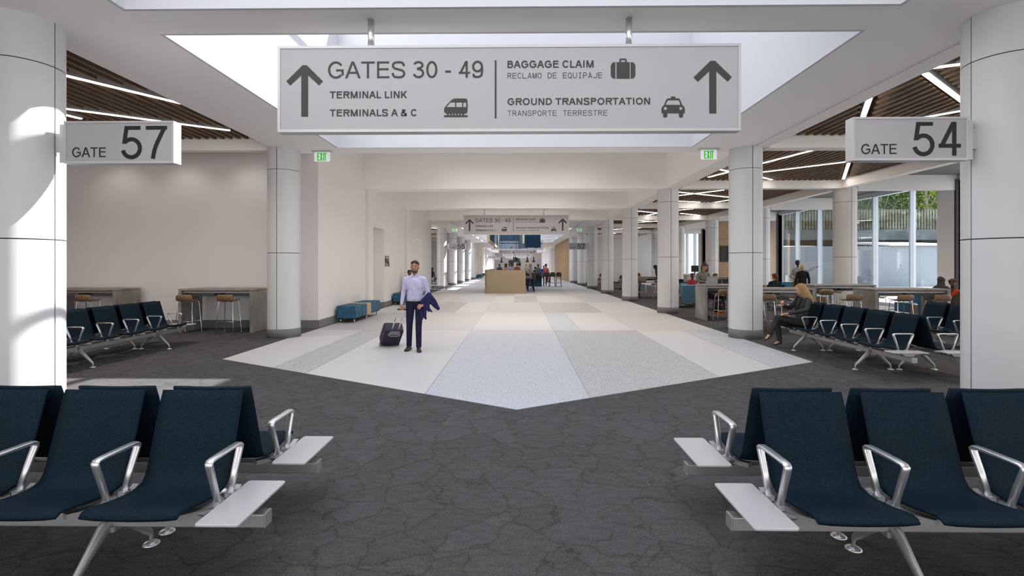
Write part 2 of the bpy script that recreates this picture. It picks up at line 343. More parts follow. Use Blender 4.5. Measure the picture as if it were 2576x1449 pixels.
def put_text(mb, s, x0, x1, z0, z1, y, t=.13, mono=False, track=0):
    H = z1-z0
    if mono:
        cw = (x1-x0)/(len(s)-.2)
        for k, ch in enumerate(s):
            if ch == ' ': continue
            W = cw*.80/H if ch != 'I' else t; off = 0 if ch != 'I' else cw*.4-t*H/2
            if ch == 'I':
                for a in (0, 1-t*.9): 
                    xx = x0+k*cw+cw*.14; mb.add([(xx, y, z0+a*H), (xx+cw*.52, y, z0+a*H), (xx+cw*.52, y, z0+(a+t*.9)*H), (xx, y, z0+(a+t*.9)*H)], [(0, 1, 2, 3)])
            draw_glyph(mb, ch, W, t, x0+k*cw+off, z0, H, H, y)
        return
    pos = []; x = 0
    for k, ch in enumerate(s):
        l, W, r = INKW[ch]; W = max(W, t); e = (t-.12)*.35 if W > t else 0
        if k: x += l
        pos.append((ch, x, W+e)); x += W+e+(r if k < len(s)-1 else 0)+track
    x -= track; k_ = (x1-x0)/(x*H)
    for ch, px, W in pos:
        if ch != ' ': draw_glyph(mb, ch, W*k_, t, x0+px*k_*H, z0, H, H, y)
# ------------------------------------------------------------ the hall
CZ = 4.17
YC = [5.24, 11.15, 16.9, 22.65, 28.4, 34.15, 39.9, 45.65, 51.4, 57.15, 62.9, 68.65, 74.4, 80.15, 85.9, 91.65, 97.4, 103.1]
XL, XR, XO, FX = -5.26, 5.03, 10.93, 14.75
mb = MB(); mb.box(-15, FX+.2, -7, 112, -.12, 0); struct(mb.build('floor', CARPET))
# terrazzo walkway
def front(x): return 8.44+(x+5.03)/5.01*(5.53-8.44) if x < -.02 else 5.53+(x+.02)/4.88*(8.32-5.53)
rows = [None, 12.25]+[12.25+4.57*k for k in range(1, 23)]
cols = [-5.03, -3.14, -1.158, .861, 2.856, 4.86]
spec = {0: [[(-5.03, -3.82, 0), (-3.82, -3.14, 2)], [(-3.14, -1.158, 0)], [(-1.158, .861, 1)], [(.861, 2.856, 2)], [(2.856, 3.98, 0), (3.98, 4.86, 1)]],
        1: [[(-5.03, -3.14, 2)], [(-3.14, -1.158, 3)], [(-1.158, .861, 0)], [(.861, 1.53, 1), (1.53, 2.856, 0)], [(2.856, 4.86, 3)]],
        2: [[(-5.03, -3.14, 3)], [(-3.14, -2.16, 2), (-2.16, -1.158, 0)], [(-1.158, .861, 3)], [(.861, 2.856, 2)], [(2.856, 4.86, 0)]],
        3: [[(-5.03, -3.14, 0)], [(-3.14, -1.158, 3)], [(-1.158, -.2, 0), (-.2, .861, 2)], [(.861, 2.856, 0)], [(2.856, 4.86, 1)]]}
mb = MB(); ds = MB()
for r in range(len(rows)-1):
    if r in spec: sp = spec[r]
    else:
        sp = []
        for c in range(5):
            a, b = cols[c], cols[c+1]; k = (r*3+c*5) % 4
            sp.append([(a, b, k)] if (r+c) % 3 else [(a, a+.9, k), (a+.9, b, (k+2) % 4)])
    for cell in sp:
        for (a, b, k) in cell:
            mb.m = k; y1 = rows[r+1]-.004
            if r == 0:
                xs = [a, b] if not (a < -.02 < b) else [a, -.02, b]
                mb.prism([(x, front(x)) for x in xs]+[(b, y1), (a, y1)], -.01, .004)
            else: mb.box(a, b, rows[r], y1, -.01, .004)
            ys0 = front(b) if r == 0 else rows[r]
            if b < 4.8: ds.box(b-.005, b+.005, ys0, rows[r+1], -.01, .0052)
tz = struct(mb.build('floor_terrazzo', TZ)); ds.build('divider_strips', STRIP, tz)

# ceiling plates with the skylight openings
LOB = [(11.44, 28.95), (57.4, 74.7)]
def in_lob(y): return any(a-.1 < y < b+.1 for a, b in LOB)
sky = [(-.65, 4.97)]+[(YC[i]+.31, YC[i+1]-.25) for i in range(len(YC)-1) if not in_lob(YC[i]+2)]
SX0, SX1 = -3.955, 3.76
mb = MB(); segs = [(-6.9, 11.44), (28.95, 57.4), (74.7, 111.8)]
for a, b in segs:
    mb.box(-5.4, SX0-.04, a, b, CZ, CZ+.3); mb.box(SX1+.04, 5.10, a, b, CZ, CZ+.3)
    ys = [s_ for s_ in sky if a-.1 <= s_[0] < b]; e = a
    for (s0, s1) in ys: mb.box(SX0-.04, SX1+.04, e, s0-.04, CZ, CZ+.3); e = s1+.04
    mb.box(SX0-.04, SX1+.04, e, b, CZ, CZ+.3)
struct(mb.build('ceiling', CEIL))
mb = MB()
for a, b in [(-6.9, 57.4), (57.4, 111.8)]: mb.box(5.115, 5.40, a, b, CZ-.015, CZ+.32)
struct(mb.build('ceiling_edge_beam', CEIL))
ZT = 7.26
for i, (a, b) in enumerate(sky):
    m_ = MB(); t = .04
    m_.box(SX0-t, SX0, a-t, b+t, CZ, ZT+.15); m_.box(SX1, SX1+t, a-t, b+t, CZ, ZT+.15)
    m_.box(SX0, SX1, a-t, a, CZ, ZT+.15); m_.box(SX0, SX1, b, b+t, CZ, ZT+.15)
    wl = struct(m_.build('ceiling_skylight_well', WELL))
    f_ = MB()
    for x in (-2.2, -.28, 1.63): f_.box(x-.035, x+.035, a, b, ZT-.02, ZT+.1)
    fo = struct(f_.build('window_%d' % (i+20), ALU))
    g_ = MB(); g_.box(SX0, SX1, a, b, ZT+.105, ZT+.12); g_.build('glass', CLEAR, fo)

# raised lobbies with solid walls on one side
def lobby(y0, y1, walls_from, doors):
    i = [k for k, y in enumerate(YC) if y0 < y < y1]
    m_ = MB(); Z2 = 5.7
    m_.box(-5.4, 5.4, y0-.1, y1+.1, Z2, Z2+.2); m_.box(-5.4, 5.4, y0-.14, y0-.02, CZ+.3, Z2); m_.box(-5.4, 5.4, y1, y1+.1, CZ+.3, Z2)
    m_.box(4.86, 5.1, y0, y1, CZ-.03, Z2); m_.box(5.1, 5.4, y0, y1, CZ+.32, Z2)
    struct(m_.build('ceiling_raised', CEIL))
    for k in i:
        if YC[k] < y1-1:
            b_ = MB(); b_.box(-5.1, 4.86, YC[k]-.36, YC[k]+.3, CZ-.04, Z2); struct(b_.build('ceiling_bulkhead', CEIL))
            p_ = MB(); p_.box(-5.3, -5.0, YC[k]-.3, YC[k]+.26, 0, CZ-.04); struct(p_.build('wall_pilaster', WHITE))
    b_ = MB(); b_.box(-5.1, 4.86, YC[i[-1]]-.36 if YC[i[-1]] > y1-1 else y1-.3, y1, CZ-.04, Z2); struct(b_.build('ceiling_bulkhead', CEIL))
    return Z2
lobby(11.44, 28.95, 12.66, None)
lobby(57.4, 74.7, 57.4, None)
# walls
def wall(name, x0, x1, y0, y1, z0, z1, m=None): 
    m_ = MB(); m_.box(x0, x1, y0, y1, z0, z1); return struct(m_.build(name, m or WHITE))
wall('wall_back_left_lounge', -15, -5.1, 12.66, 12.86, 0, 5.7)
wall('baseboard_back_left_lounge', -15, -5.1, 12.645, 12.66, 0, .2, PLINTH)
m_ = MB()
for (a, b, z0, z1) in [(12.86, 17.3, 0, 5.7), (17.3, 18.9, 2.95, 5.7), (18.9, 24.9, 0, 5.7), (24.9, 26.2, 2.9, 5.7), (26.2, 29.2, 0, 5.7)]:
    m_.box(-5.3, -5.1, a, b, z0, z1)
m_.box(-5.6, -5.3, 18.9, 19.1, 0, 2.95); m_.box(-5.6, -5.3, 17.1, 17.3, 0, 2.95); m_.box(-6.8, -6.6, 17.1, 21, 0, 3.2); m_.box(-6.6, -5.3, 17.3, 18.9, 2.95, 3.05)
m_.box(-6.6, -5.3, 21, 21.2, 0, 3.2)
struct(m_.build('wall_left', WHITE))
m_ = MB()
for a, b in [(12.66, 17.3), (18.9, 24.9), (26.2, 29.2)]: m_.box(-5.1, -5.085, a, b, 0, .2)
m_.box(-5.6, -5.1, 18.885, 18.9, 0, .2)
struct(m_.build('baseboard_left', PLINTH))
m_ = MB(); m_.box(-5.24, -5.2, 24.95, 26.15, .01, 2.85); dr = struct(m_.build('door_1', WHITE))
h_ = MB(); h_.box(-5.2, -5.14, 25.02, 25.06, .95, 1.25); h_.build('door_handle', STEEL, dr)
h_ = MB(); h_.box(-5.3, -5.11, 24.9, 24.95, 0, 2.9); h_.box(-5.3, -5.11, 26.15, 26.2, 0, 2.9); h_.box(-5.3, -5.11, 24.9, 26.2, 2.85, 2.9); h_.build('door_frame', CEIL, dr)
# far left wall of the second lobby
m_ = MB()
for (a, b, z0) in [(57.4, 58.4, 0), (58.4, 59.6, 2.9), (59.6, 66, 0), (66, 67.4, 2.9), (67.4, 74.7, 0)]: m_.box(-5.3, -5.1, a, b, z0, 5.7)
m_.box(-5.6, -5.3, 57.4, 67.5, 0, 3); struct(m_.build('wall_far_left', WHITE))
m_ = MB(); m_.box(-5.3, -5.28, 58.4, 59.6, 0, 2.9); struct(m_.build('door_2', GREY))
wall('baseboard_far_left', -5.1, -5.085, 59.6, 74.7, 0, .2, PLINTH)
wall('wall_side_left', -15.2, -15, -7, 60, 0, 5.7)
wall('wall_lounge_far_left', -15, -5.45, 54.0, 54.2, 0, 4.6)
wall('wall_right', 4.75, FX, 47.0, 47.2, 0, 4.6)
wall('wall_end', -5.5, 5.5, 111.6, 111.8, 0, CZ+.3)
m_ = MB()
for x in (-5.5, 5.3): m_.box(x, x+.2, 75, 111.7, 0, CZ+.3)
m_.box(5.15, 5.3, 65.2, 75, 0, CZ)
struct(m_.build('wall_far_sides', WHITE))
m_ = MB(); m_.box(-2.2, -1.1, 111.5, 111.6, 0, 2.7); struct(m_.build('doorway_panel', mat('painted_doorway_dark', (.05, .06, .055), .4)))  # flat panel with the dark of an open doorway painted on
# golden slat wall
m_ = MB(); T = M.Translation(V((4.75, 47.2, 0)))
n = 60
for k in range(n):
    y = k*.3; m_.box(-.03, .2, y, y+.26, 0, CZ, T); m_.box(.02, .15, y+.26, y+.3, 0, CZ, T)
gw = struct(m_.build('wall_golden_slats', GOLD))
m_ = MB(); rr = random.Random(3)
for k in range(26):
    y = 1.2+k*.42+rr.random()*.1; z = .5
    while z < 3.3:
        l = rr.choice([.15, .3, .5]); 
        if rr.random() < .55: m_.box(-.045, -.03, y, y+.05, z, z+l, T)
        z += l+.1
m_.build('gilded_marks', GLOW, gw)

# columns
def col_panels(m_, z0, z1, r=.345, gap=.014):
    for q in range(4):
        a0 = q*pi/2+gap/r/2; a1 = (q+1)*pi/2-gap/r/2; n = 9
        pts = [(r*cos(a0+(a1-a0)*k/n), r*sin(a0+(a1-a0)*k/n)) for k in range(n+1)]
        inn = [((r-.012)*cos(a0+(a1-a0)*k/n), (r-.012)*sin(a0+(a1-a0)*k/n)) for k in range(n, -1, -1)]
        m_.prism(pts+inn, z0, z1)
        del m_.f[-len(pts+inn):-len(pts+inn)+n]; del m_.mi[-len(pts+inn):-len(pts+inn)+n]; del m_.sm[-len(pts+inn):-len(pts+inn)+n]
        m_.add([(x, y, z) for x, y in pts for z in (z0, z1)], [(2*k, 2*k+2, 2*k+3, 2*k+1) for k in range(n)], sm=True)
cm = MB(); cm.m = 0
for z0, z1 in ((.2, 1.862), (1.874, 3.69), (3.70, CZ)): col_panels(cm, z0, z1)
cm.m = 1; cm.lathe([(.336, .19), (.336, CZ)], 40)
cmesh = cm.mesh('column', [PANEL, SEAM])
pm = MB(); pm.lathe([(.352, 0), (.352, .195), (.349, .2), (.33, .2)], 48); pmesh = pm.mesh('plinth', PLINTH)
def column(x, y):
    o = bpy.data.objects.new('column', cmesh); COL.objects.link(o); o.location = (x, y, 0); struct(o)
    p = bpy.data.objects.new('plinth', pmesh); COL.objects.link(p); p.parent = o
    return o
for y in [-.6]+[y for y in YC if not 47 < y < 65]: column(XR, y)
for y in [-.6]+[y for y in YC if not (12 < y < 29 or 58 < y < 75)]: column(XL, y)
for y in YC[1:7]: column(XO, y)

# lounge ceilings: dark slats with slots cut for the lights, cross beams
def slat_bay(x0, x1, y0, y1, lights, pitch=.178):
    m_ = MB(); n = int((x1-x0)/pitch)
    for k in range(n+1):
        x = x0+.03+k*pitch; cuts = []
        for (ax, ay, bx, by) in lights:
            L = math.hypot(bx-ax, by-ay); ux, uy = (bx-ax)/L, (by-ay)/L; hw = .13
            # interval of y where the slat is within hw of the segment
            ys = [yy for yy in [y0+j*.03 for j in range(int((y1-y0)/.03)+1)]
                  if abs((x-ax)*uy-(yy-ay)*ux) < hw and -.12 < (x-ax)*ux+(yy-ay)*uy < L+.12]
            if ys: cuts.append((min(ys), max(ys)))
        cuts.sort(); e = y0
        for (c0, c1) in cuts+[(y1, y1)]:
            if c0-e > .05: m_.box(x, x+.062, e, c0, 4.385, 4.53)
            e = max(e, c1)
    struct(m_.build('ceiling_slats', SLAT))
def linlight(ax, ay, bx, by, label, group):
    L = math.hypot(bx-ax, by-ay); t = thing('linear_light', label, 'ceiling light', ((ax+bx)/2, (ay+by)/2, 4.372), math.atan2(by-ay, bx-ax), group)
    m_ = MB(); m_.box(-L/2, L/2, -.05, .05, .012, .14); m_.build('housing', HOUS, t)
    m_ = MB(); m_.box(-L/2+.01, L/2-.01, -.03, .03, 0, .012); m_.build('diffuser', LED, t)
RL = {0: [(5.56, 7.24, 7.3, 6.5), (5.89, 7.33, 7.9, 8.87), (5.54, 7.88, 6.6, 9.7), (7.3, 9.9, 8.5, 8.5), (8.3, 7.2, 10.2, 7.9)],
      1: [(6.0, 15.9, 7.12, 12.2), (7.3, 15.04, 8.9, 13.5), (9.0, 13.75, 10.5, 16.3), (7.2, 15.5, 8.25, 16.4), (5.55, 14.4, 6.5, 15.1)],
      2: [(5.9, 19.0, 8.61, 20.59), (6.3, 20.2, 7.6, 18.6), (6.9, 21.8, 8.0, 22.15), (8.7, 22.2, 9.4, 20.4)],
      3: [(5.9, 25.6, 8.2, 27.4), (7.17, 28.0, 7.6, 26.2), (8.0, 25.5, 9.2, 24.1), (8.7, 27.0, 10.1, 28.0)],
      4: [(6, 30, 8.5, 32), (7, 33.2, 9.6, 31.0)], 5: [(6, 36, 8.5, 38), (7, 39.2, 9.6, 37.0)], 6: [(6, 42, 8.5, 44)]}
LL = {0: [(-7.4, 6.1, -5.75, 8.6), (-8.1, 8.75, -5.95, 10.25), (-8.9, 7.5, -8.3, 9.4), (-12, 6.5, -10.6, 9.5)],
      5: [(-8, 36, -6, 38)], 6: [(-8, 44, -6, 42)], 7: [(-8, 47, -6, 49)]}
names = {0: 'in the bay nearest the camera', 1: 'in the second bay of the window lounge', 2: 'in the third bay of the window lounge', 3: 'in the fourth bay of the window lounge'}
uniq = {(0, 0): 'thin linear ceiling light meeting the corridor edge just above the shaded gate sign',
        (0, 1): 'bright slanting linear ceiling light whose end nears the column carrying the shaded gate sign',
        (0, 2): 'short steep linear ceiling light dropping to the top of the shaded gate sign',
        (0, 3): 'linear ceiling light crossing just over the column end of the shaded gate sign',
        (1, 0): 'linear ceiling light slanting from the column up to the first lounge cross beam',
        (1, 1): 'long thin linear ceiling light whose end meets the steep one below the shaded gate sign',
        (1, 2): 'steep bright linear ceiling light seen just under the shaded gate sign'}
for i in range(7):
    y0 = -6.9 if i == 0 else YC[i-1]; y0, y1 = (YC[i-1]+.02 if i else -6.9), YC[i]
bays = [(-.4, 4.9), (5.26, 10.83)]+[(YC[i]+.02, YC[i+1]-.33) for i in range(1, 7)]
for i, (y0, y1) in enumerate(bays):
    ls = RL.get(i-1, []) if i else []
    slat_bay(5.42, 10.58, y0, y1, ls)
    for j, l in enumerate(ls):
        if (i-1, j) in uniq: linlight(*l, uniq[(i-1, j)], 'linear lights in the window lounge ceiling')
        else:
            k = i-1
            linlight(*l, 'thin white linear light set between dark slats %s' % names.get(k, 'deep in the window lounge'), 'linear lights deep in the window lounge' if k > 3 else 'linear lights in the window lounge, bay %s' % ['one', 'two', 'three', 'four'][k])
ulf = ['long linear ceiling light between dark slats, upper one beside the sunlit gate sign', 'linear ceiling light ending furthest towards the corridor behind the sunlit gate sign',
       'short steep linear ceiling light touching the column at the sunlit gate sign top', 'linear ceiling light behind the column with the sunlit gate sign']
for i, (y0, y1) in enumerate(bays[:2]):
    ls = LL[0] if i else []
    slat_bay(-13, -5.47, y0, y1+(.15 if i else 0), ls)
    for j, l in enumerate(ls[:3]): linlight(*l, ulf[j], 'linear lights in the white walled lounge ceiling')
for i in range(4, 8):
    ls = LL.get(i, []); slat_bay(-9.5, -5.47, YC[i]+.6 if i == 4 else YC[i]+.02, YC[i+1]-.33, ls)
    for l in ls: linlight(*l, 'linear light in the slat ceiling beyond the restroom wall', 'linear lights in the far lounge past the restroom wall')
m_ = MB(); m_.box(5.40, 14.9, -7, 47, 4.60, 4.8); m_.box(-15, -5.4, -7, 12.7, 4.60, 4.8); m_.box(-15, -5.4, 29.2, 54, 4.6, 4.8)
struct(m_.build('ceiling_deck', DECK))
m_ = MB()
for y in [4.93]+[10.85]+[YC[k]-.32 for k in range(2, 8)]: m_.box(5.41, 10.62, y, y+.30, 4.13, 4.60)
for y in [4.93, 10.98]: m_.box(-15, -5.41, y, y+.2, 4.14, 4.60)
for y in [YC[k]-.32 for k in range(5, 9)]: m_.box(-15, -5.41, y, y+.3, 4.13, 4.60)
m_.box(-15, -5.41, 11.18, 12.66, 4.545, 4.60)
struct(m_.build('ceiling_cross_beams', CEIL))
m_ = MB(); m_.box(10.62, 10.86, -6.9, 47, 4.13, 4.60); m_.box(10.86, 11.0, -6.9, 47, 4.20, 4.60); struct(m_.build('ceiling_long_beam', CEIL))
m_ = MB()
for k in range(1, 7): m_.box(11.3, 14.55, YC[k]-.1, YC[k]+.12, 4.1, 4.60)
struct(m_.build('ceiling_window_bulkhead', WHITE))
# facade
gl = MB()
for i in range(-1, 7):
    y0 = YC[i] if i >= 0 else -.6; y1 = YC[i+1]
    p_ = MB(); p_.box(14.5, 14.9, y0-.06, y0+.62, 0, 4.6); struct(p_.build('wall_facade_pier', WHITE))
    f_ = MB()
    for y in (y0+.62, y0+1.9, y0+3.85, y1-.14): f_.box(14.58, 14.78, y, y+.075, .12, 4.45)
    f_.box(14.6, 14.78, y0+.62, y1-.06, 0, .12); f_.box(14.6, 14.78, y0+.62, y1-.06, 4.4, 4.6)
    fo = struct(f_.build('window_%d' % (i+2), ALU))
    g_ = MB(); g_.box(14.68, 14.70, y0+.65, y1-.1, .12, 4.4); g_.build('glass', GLASS, fo)
    d_ = MB(); d_.box(14.5, 14.78, y0-.14, y0-.065, 0, 4.45); struct(d_.build('trim_dark_mullion', SEAM))
# wood wall with screen in the window lounge
wall('wall_oak_panels', 11.35, 13.9, 28.8, 29.0, 0, 4.15, OAK)
m_ = MB()
for z in (1.3, 2.2, 3.1): m_.box(11.35, 13.9, 28.794, 28.80, z-.006, z+.006)
for x in (12.2, 13.05): m_.box(x-.005, x+.005, 28.794, 28.80, 0, 4.15)
struct(m_.build('trim_panel_joints', SEAM))
# unseen end behind the camera, left open between bars to add sky fill
f_ = MB()
for k in range(16): x = -15+k*2; f_.box(x-.04, x+.04, -7.1, -6.95, 0, 4.6)
f_.box(-15, 15, -7.1, -6.95, 4.45, 4.6)
struct(f_.build('window_30', ALU))
# door threshold walls of the ceiling void
wall('wall_roof_side', 14.9, 15.0, -7, 47, 4.45, 5)

# ------------------------------------------------------------ lobby lamps, wall washers, and fill lamps added for lounges and end hall
def area(name, x, y, z, sx_, sy_, e, c=(1, .95, .89)):
    l = bpy.data.lights.new(name, 'AREA'); l.shape = 'RECTANGLE'; l.size = sx_; l.size_y = sy_; l.energy = e; l.color = c; l.spread = R(115)
    o = bpy.data.objects.new(name, l); COL.objects.link(o); o.location = (x, y, z)
    return o
for y in (14.2, 19.9, 25.6, 60.2, 65.8, 71.5):
    area('lobby_lamp', 0, y, 5.6, 5, 3, 120)
for y, e in ((106, 120), (94, 60)): area('end_hall_fill', 0, y, 4.1 if y > 100 else 7.0, 4, 2, e)  # added lamps without fixtures, to brighten the end wall
for bx_, by_ in [(7.0, 2.5), (9.4, 2.5)]+[(x, YC[i]+2.9) for i in range(6) for x in (6.9, 9.3)]+[(x, y) for x in (-7.2, -10.5) for y in (2.3, 6.5, 9.6)]+[(-7, 37), (-7, 43)]+[(13, YC[i]+3) for i in range(5)]:
    l = bpy.data.lights.new('lounge_fill_spot', 'SPOT'); l.energy = 150; l.spot_size = R(140); l.spot_blend = 1; l.color = (1, .90, .80); l.shadow_soft_size = .12  # unseen spots added to lift the lounge floors
    o = bpy.data.objects.new('lounge_fill_spot', l); COL.objects.link(o); o.location = (bx_, by_, 4.34)
for x in (-10.1, -8.43, -6.8):
    l = bpy.data.lights.new('wall_washer', 'SPOT'); l.energy = 17; l.spot_size = R(105); l.spot_blend = .9; l.color = (1, .92, .83); l.shadow_soft_size = .05
    o = bpy.data.objects.new('wall_washer', l); COL.objects.link(o); o.location = (x, 11.75, 4.5); o.rotation_euler = (R(20), 0, 0)

# ------------------------------------------------------------ outside
m_ = MB(); m_.box(15.2, 160, -60, 160, -.3, -.1); struct(m_.build('ground', plain('apron', (.42, .42, .41))))
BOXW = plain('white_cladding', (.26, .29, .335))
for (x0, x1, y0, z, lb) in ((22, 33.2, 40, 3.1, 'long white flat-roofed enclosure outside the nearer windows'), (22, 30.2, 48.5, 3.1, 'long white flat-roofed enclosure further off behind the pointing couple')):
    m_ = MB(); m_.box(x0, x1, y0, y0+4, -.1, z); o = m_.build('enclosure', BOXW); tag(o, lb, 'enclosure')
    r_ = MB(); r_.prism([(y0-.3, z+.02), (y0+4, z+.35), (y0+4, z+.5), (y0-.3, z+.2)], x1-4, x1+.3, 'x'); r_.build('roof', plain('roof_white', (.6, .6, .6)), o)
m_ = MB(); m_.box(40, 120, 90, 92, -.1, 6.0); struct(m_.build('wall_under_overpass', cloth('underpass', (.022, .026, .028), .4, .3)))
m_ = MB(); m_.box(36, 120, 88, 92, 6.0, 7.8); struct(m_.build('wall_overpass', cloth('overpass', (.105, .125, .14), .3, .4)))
m_ = MB()
for k in range(150): x = 44+k*.5; m_.box(x, x+.22, 88.4, 88.6, 7.8, 11.4)
m_.box(44, 119, 88.6, 88.7, 8.2, 8.4); m_.box(44, 119, 88.6, 88.7, 10.9, 11.1)
o = m_.build('fence', cloth('fence', (.17, .18, .15), .5, .8)); tag(o, 'tall slatted pale fence along the overpass outside the windows', 'fence')
def tree(x, y, h, lab, seed):
    rr = random.Random(seed)
    t = thing('tree', lab, 'tree', (x, y, -.1), 0, 'trees beyond the overpass')
    m_ = MB(); m_.tube([(0, 0, 0), (.3, 0, h*.35), (-.2, .2, h*.7), (.2, 0, h)], [.5, .4, .3, .1], 8)
    for k in range(5):
        a = rr.random()*6.28; m_.tube([(0, 0, h*(.35+.1*k)), (2.2*cos(a), 1.2*sin(a), h*(.5+.1*k)), (3.6*cos(a), 2*sin(a), h*(.62+.09*k))], [.2, .12, .05], 6)
    m_.build('trunk', cloth('bark', (.33, .31, .24), .3, 2), t)
    m_ = MB()
    for k in range(2600):
        a = rr.random()*6.28; rad = 5.2*math.sqrt(rr.random()); z = h*(.28+.8*rr.random()); q = 1-.5*abs(z/h-.65)
        c = V((rad*cos(a)*q, rad*sin(a)*q*.7, z)); s_ = .16+.26*rr.random()
        u = V((rr.uniform(-1, 1), rr.uniform(-1, 1), rr.uniform(-1, 1))).normalized(); v = u.orthogonal().normalized()
        m_.add([c+u*s_, c+v*s_*.6, c-u*s_, c-v*s_*.6], [(0, 1, 2, 3)])
    m_.build('foliage', cloth('leaf%d' % (seed % 3), [(.10, .17, .015), (.05, .11, .012), (.17, .24, .02)][seed % 3], .6, .35), t)
tl = ['dense green tree filling the first pane beside the outer column', 'green tree with pale trunk in the middle pane of the nearer window', 'yellowish leafy tree at the pier end of the nearer window',
      'tree above the fence in the window behind the couple', 'darker tree above the fence by the pier of the couple window', 'tall tree standing behind the others beyond the fence']
for k, (x, y, h) in enumerate([(63, 95, 22), (69, 96, 20), (76, 94, 21), (52, 96, 20), (58, 95, 19), (84, 97, 23)]): tree(x, y, h, tl[k], k)
m_ = MB(); m_.box(40, 130, 104, 105, 0, 24); struct(m_.build('background_hill', cloth('hill', (.035, .07, .015), .7, .25)))
# ------------------------------------------------------------ beam seating
def thick(prof, t):
    # closed outline of a sheet of thickness t following a 2d profile
    out = []
    n = len(prof)
    for i in range(n):
        a = V(prof[max(i-1, 0)]).to_2d(); b = V(prof[min(i+1, n-1)]).to_2d(); d = (b-a).normalized(); nn = V((-d.y, d.x))
        p = V(prof[i]).to_2d(); out.append((p+nn*t/2, p-nn*t/2))
    return [tuple(o[0]) for o in out]+[tuple(o[1]) for o in reversed(out)]
SP = [(.303, .88), (.283, .815), (.262, .745), (.240, .67), (.218, .60), (.200, .54), (.185, .487), (.170, .448), (.145, .415), (.108, .395), (.06, .388), (0, .390), (-.06, .397), (-.12, .408), (-.18, .421), (-.225, .428), (-.252, .424), (-.270, .410)]
def seat_mesh():
    m_ = MB(); W = .233; nx = 8; t = .024; n = len(SP)
    def off(i):
        a = V(SP[max(i-1, 0)]).to_2d(); b = V(SP[min(i+1, n-1)]).to_2d(); d = (b-a).normalized(); return V((-d.y, d.x))
    vs = []
    for side in (1, -1):
        for i, (y, z) in enumerate(SP):
            nn = off(i)
            for k in range(nx+1):
                u = -1+2*k/nx; x = u*W; e = 1-max(0, abs(u)-.93)/.07*.5
                cy = -.012*(u*u) if i < 9 else 0; cz = .008*(u*u) if i >= 9 else (-.004*(1-u*u) if i == 0 else 0)
                if i in (0, n-1): x *= .985
                vs.append((x, y+cy-nn.x*side*t/2*e, z+cz-nn.y*side*t/2*e))
    fs = []; A = (nx+1); B = n*A
    for i in range(n-1):
        for k in range(nx):
            fs.append((i*A+k, i*A+k+1, (i+1)*A+k+1, (i+1)*A+k)); fs.append((B+i*A+k, B+(i+1)*A+k, B+(i+1)*A+k+1, B+i*A+k+1))
        for k in (0, nx): fs.append((i*A+k, (i+1)*A+k, B+(i+1)*A+k, B+i*A+k))
    for i in (0, n-1):
        for k in range(nx): fs.append((i*A+k, i*A+k+1, B+i*A+k+1, B+i*A+k))
    m_.add(vs, fs, sm=True); return m_.mesh('seat', SEATM)
def arm_mesh():
    m_ = MB()
    P = [(0, -.045, .395), (0, -.078, .50), (0, -.112, .596), (0, -.116, .614), (0, -.104, .624), (0, -.06, .626), (0, .10, .626), (0, .148, .624), (0, .160, .614), (0, .156, .596), (0, .112, .50), (0, .070, .395)]
    ws = [.017, .018, .019, .02, .021, .022, .022, .021, .02, .019, .017, .015]
    vs = []; n = len(P)
    for i, (x, y, z) in enumerate(P):
        a = V(P[max(i-1, 0)]); b = V(P[min(i+1, n-1)]); d = (b-a).normalized(); nn = V((0, -d.z, d.y)); w_ = ws[i]; t = .0085 if 4 <= i <= 7 else .0105
        for (cx, cn) in ((-1, -.5), (-.7, -1), (.7, -1), (1, -.5), (1, .5), (.7, 1), (-.7, 1), (-1, .5)): vs.append(V((x+cx*w_, y, z))+nn*cn*t)
    fs = [(i*8+k, i*8+(k+1) % 8, (i+1)*8+(k+1) % 8, (i+1)*8+k) for i in range(n-1) for k in range(8)]+[tuple(range(8)), tuple(range(n*8-1, n*8-9, -1))]
    m_.add(vs, fs, sm=True)
    for (y0, y1) in ((-.06, -.02), (.045, .09)): m_.rbox(-.022, .022, y0, y1, .372, .398, .008)
    return m_.mesh('armrest', STEEL)
def leg_meshes():
    m_ = MB()
    for s_ in (-1, 1):
        m_.tube([(0, 0, .285), (0, s_*.07, .255), (0, s_*.15, .178), (0, s_*.225, .105), (0, s_*.262, .072), (0, s_*.268, .05), (0, s_*.268, .012)], [.042, .040, .030, .024, .018, .014, .013], 8, flat=.62, up=(0, 0, 1))
    m_.rbox(-.04, .04, -.05, .05, .235, .262, .012)
    p_ = MB(); p_.lathe([(.044, 0), (.044, .006), (.034, .014), (.014, .02)], 20)
    return m_.mesh('leg', CAST), p_.mesh('foot_pad', STEEL)
S_M, A_M = seat_mesh(), arm_mesh(); L_M, F_M = leg_meshes()
def child(name, me, parent, loc=(0, 0, 0), rz=0):
    o = bpy.data.objects.new(name, me); COL.objects.link(o); o.parent = parent; o.location = loc; o.rotation_euler.z = rz; return o
def brack_mesh():
    m_ = MB()
    m_.prism([(-.19, .402), (-.15, .372), (-.045, .33), (.045, .33), (.11, .36), (.15, .40), (.12, .385), (.04, .362), (-.04, .362), (-.14, .39)], -.016, .016, 'x')
    for s_ in (-1, 1): m_.prism([(s_*.014, -.05), (s_*.12, -.14), (s_*.15, -.13), (s_*.05, .0), (s_*.14, .10), (s_*.11, .12), (s_*.014, .04)], .345, .372, 'z')
    return m_.mesh('bracket', CAST)
B_M = brack_mesh()
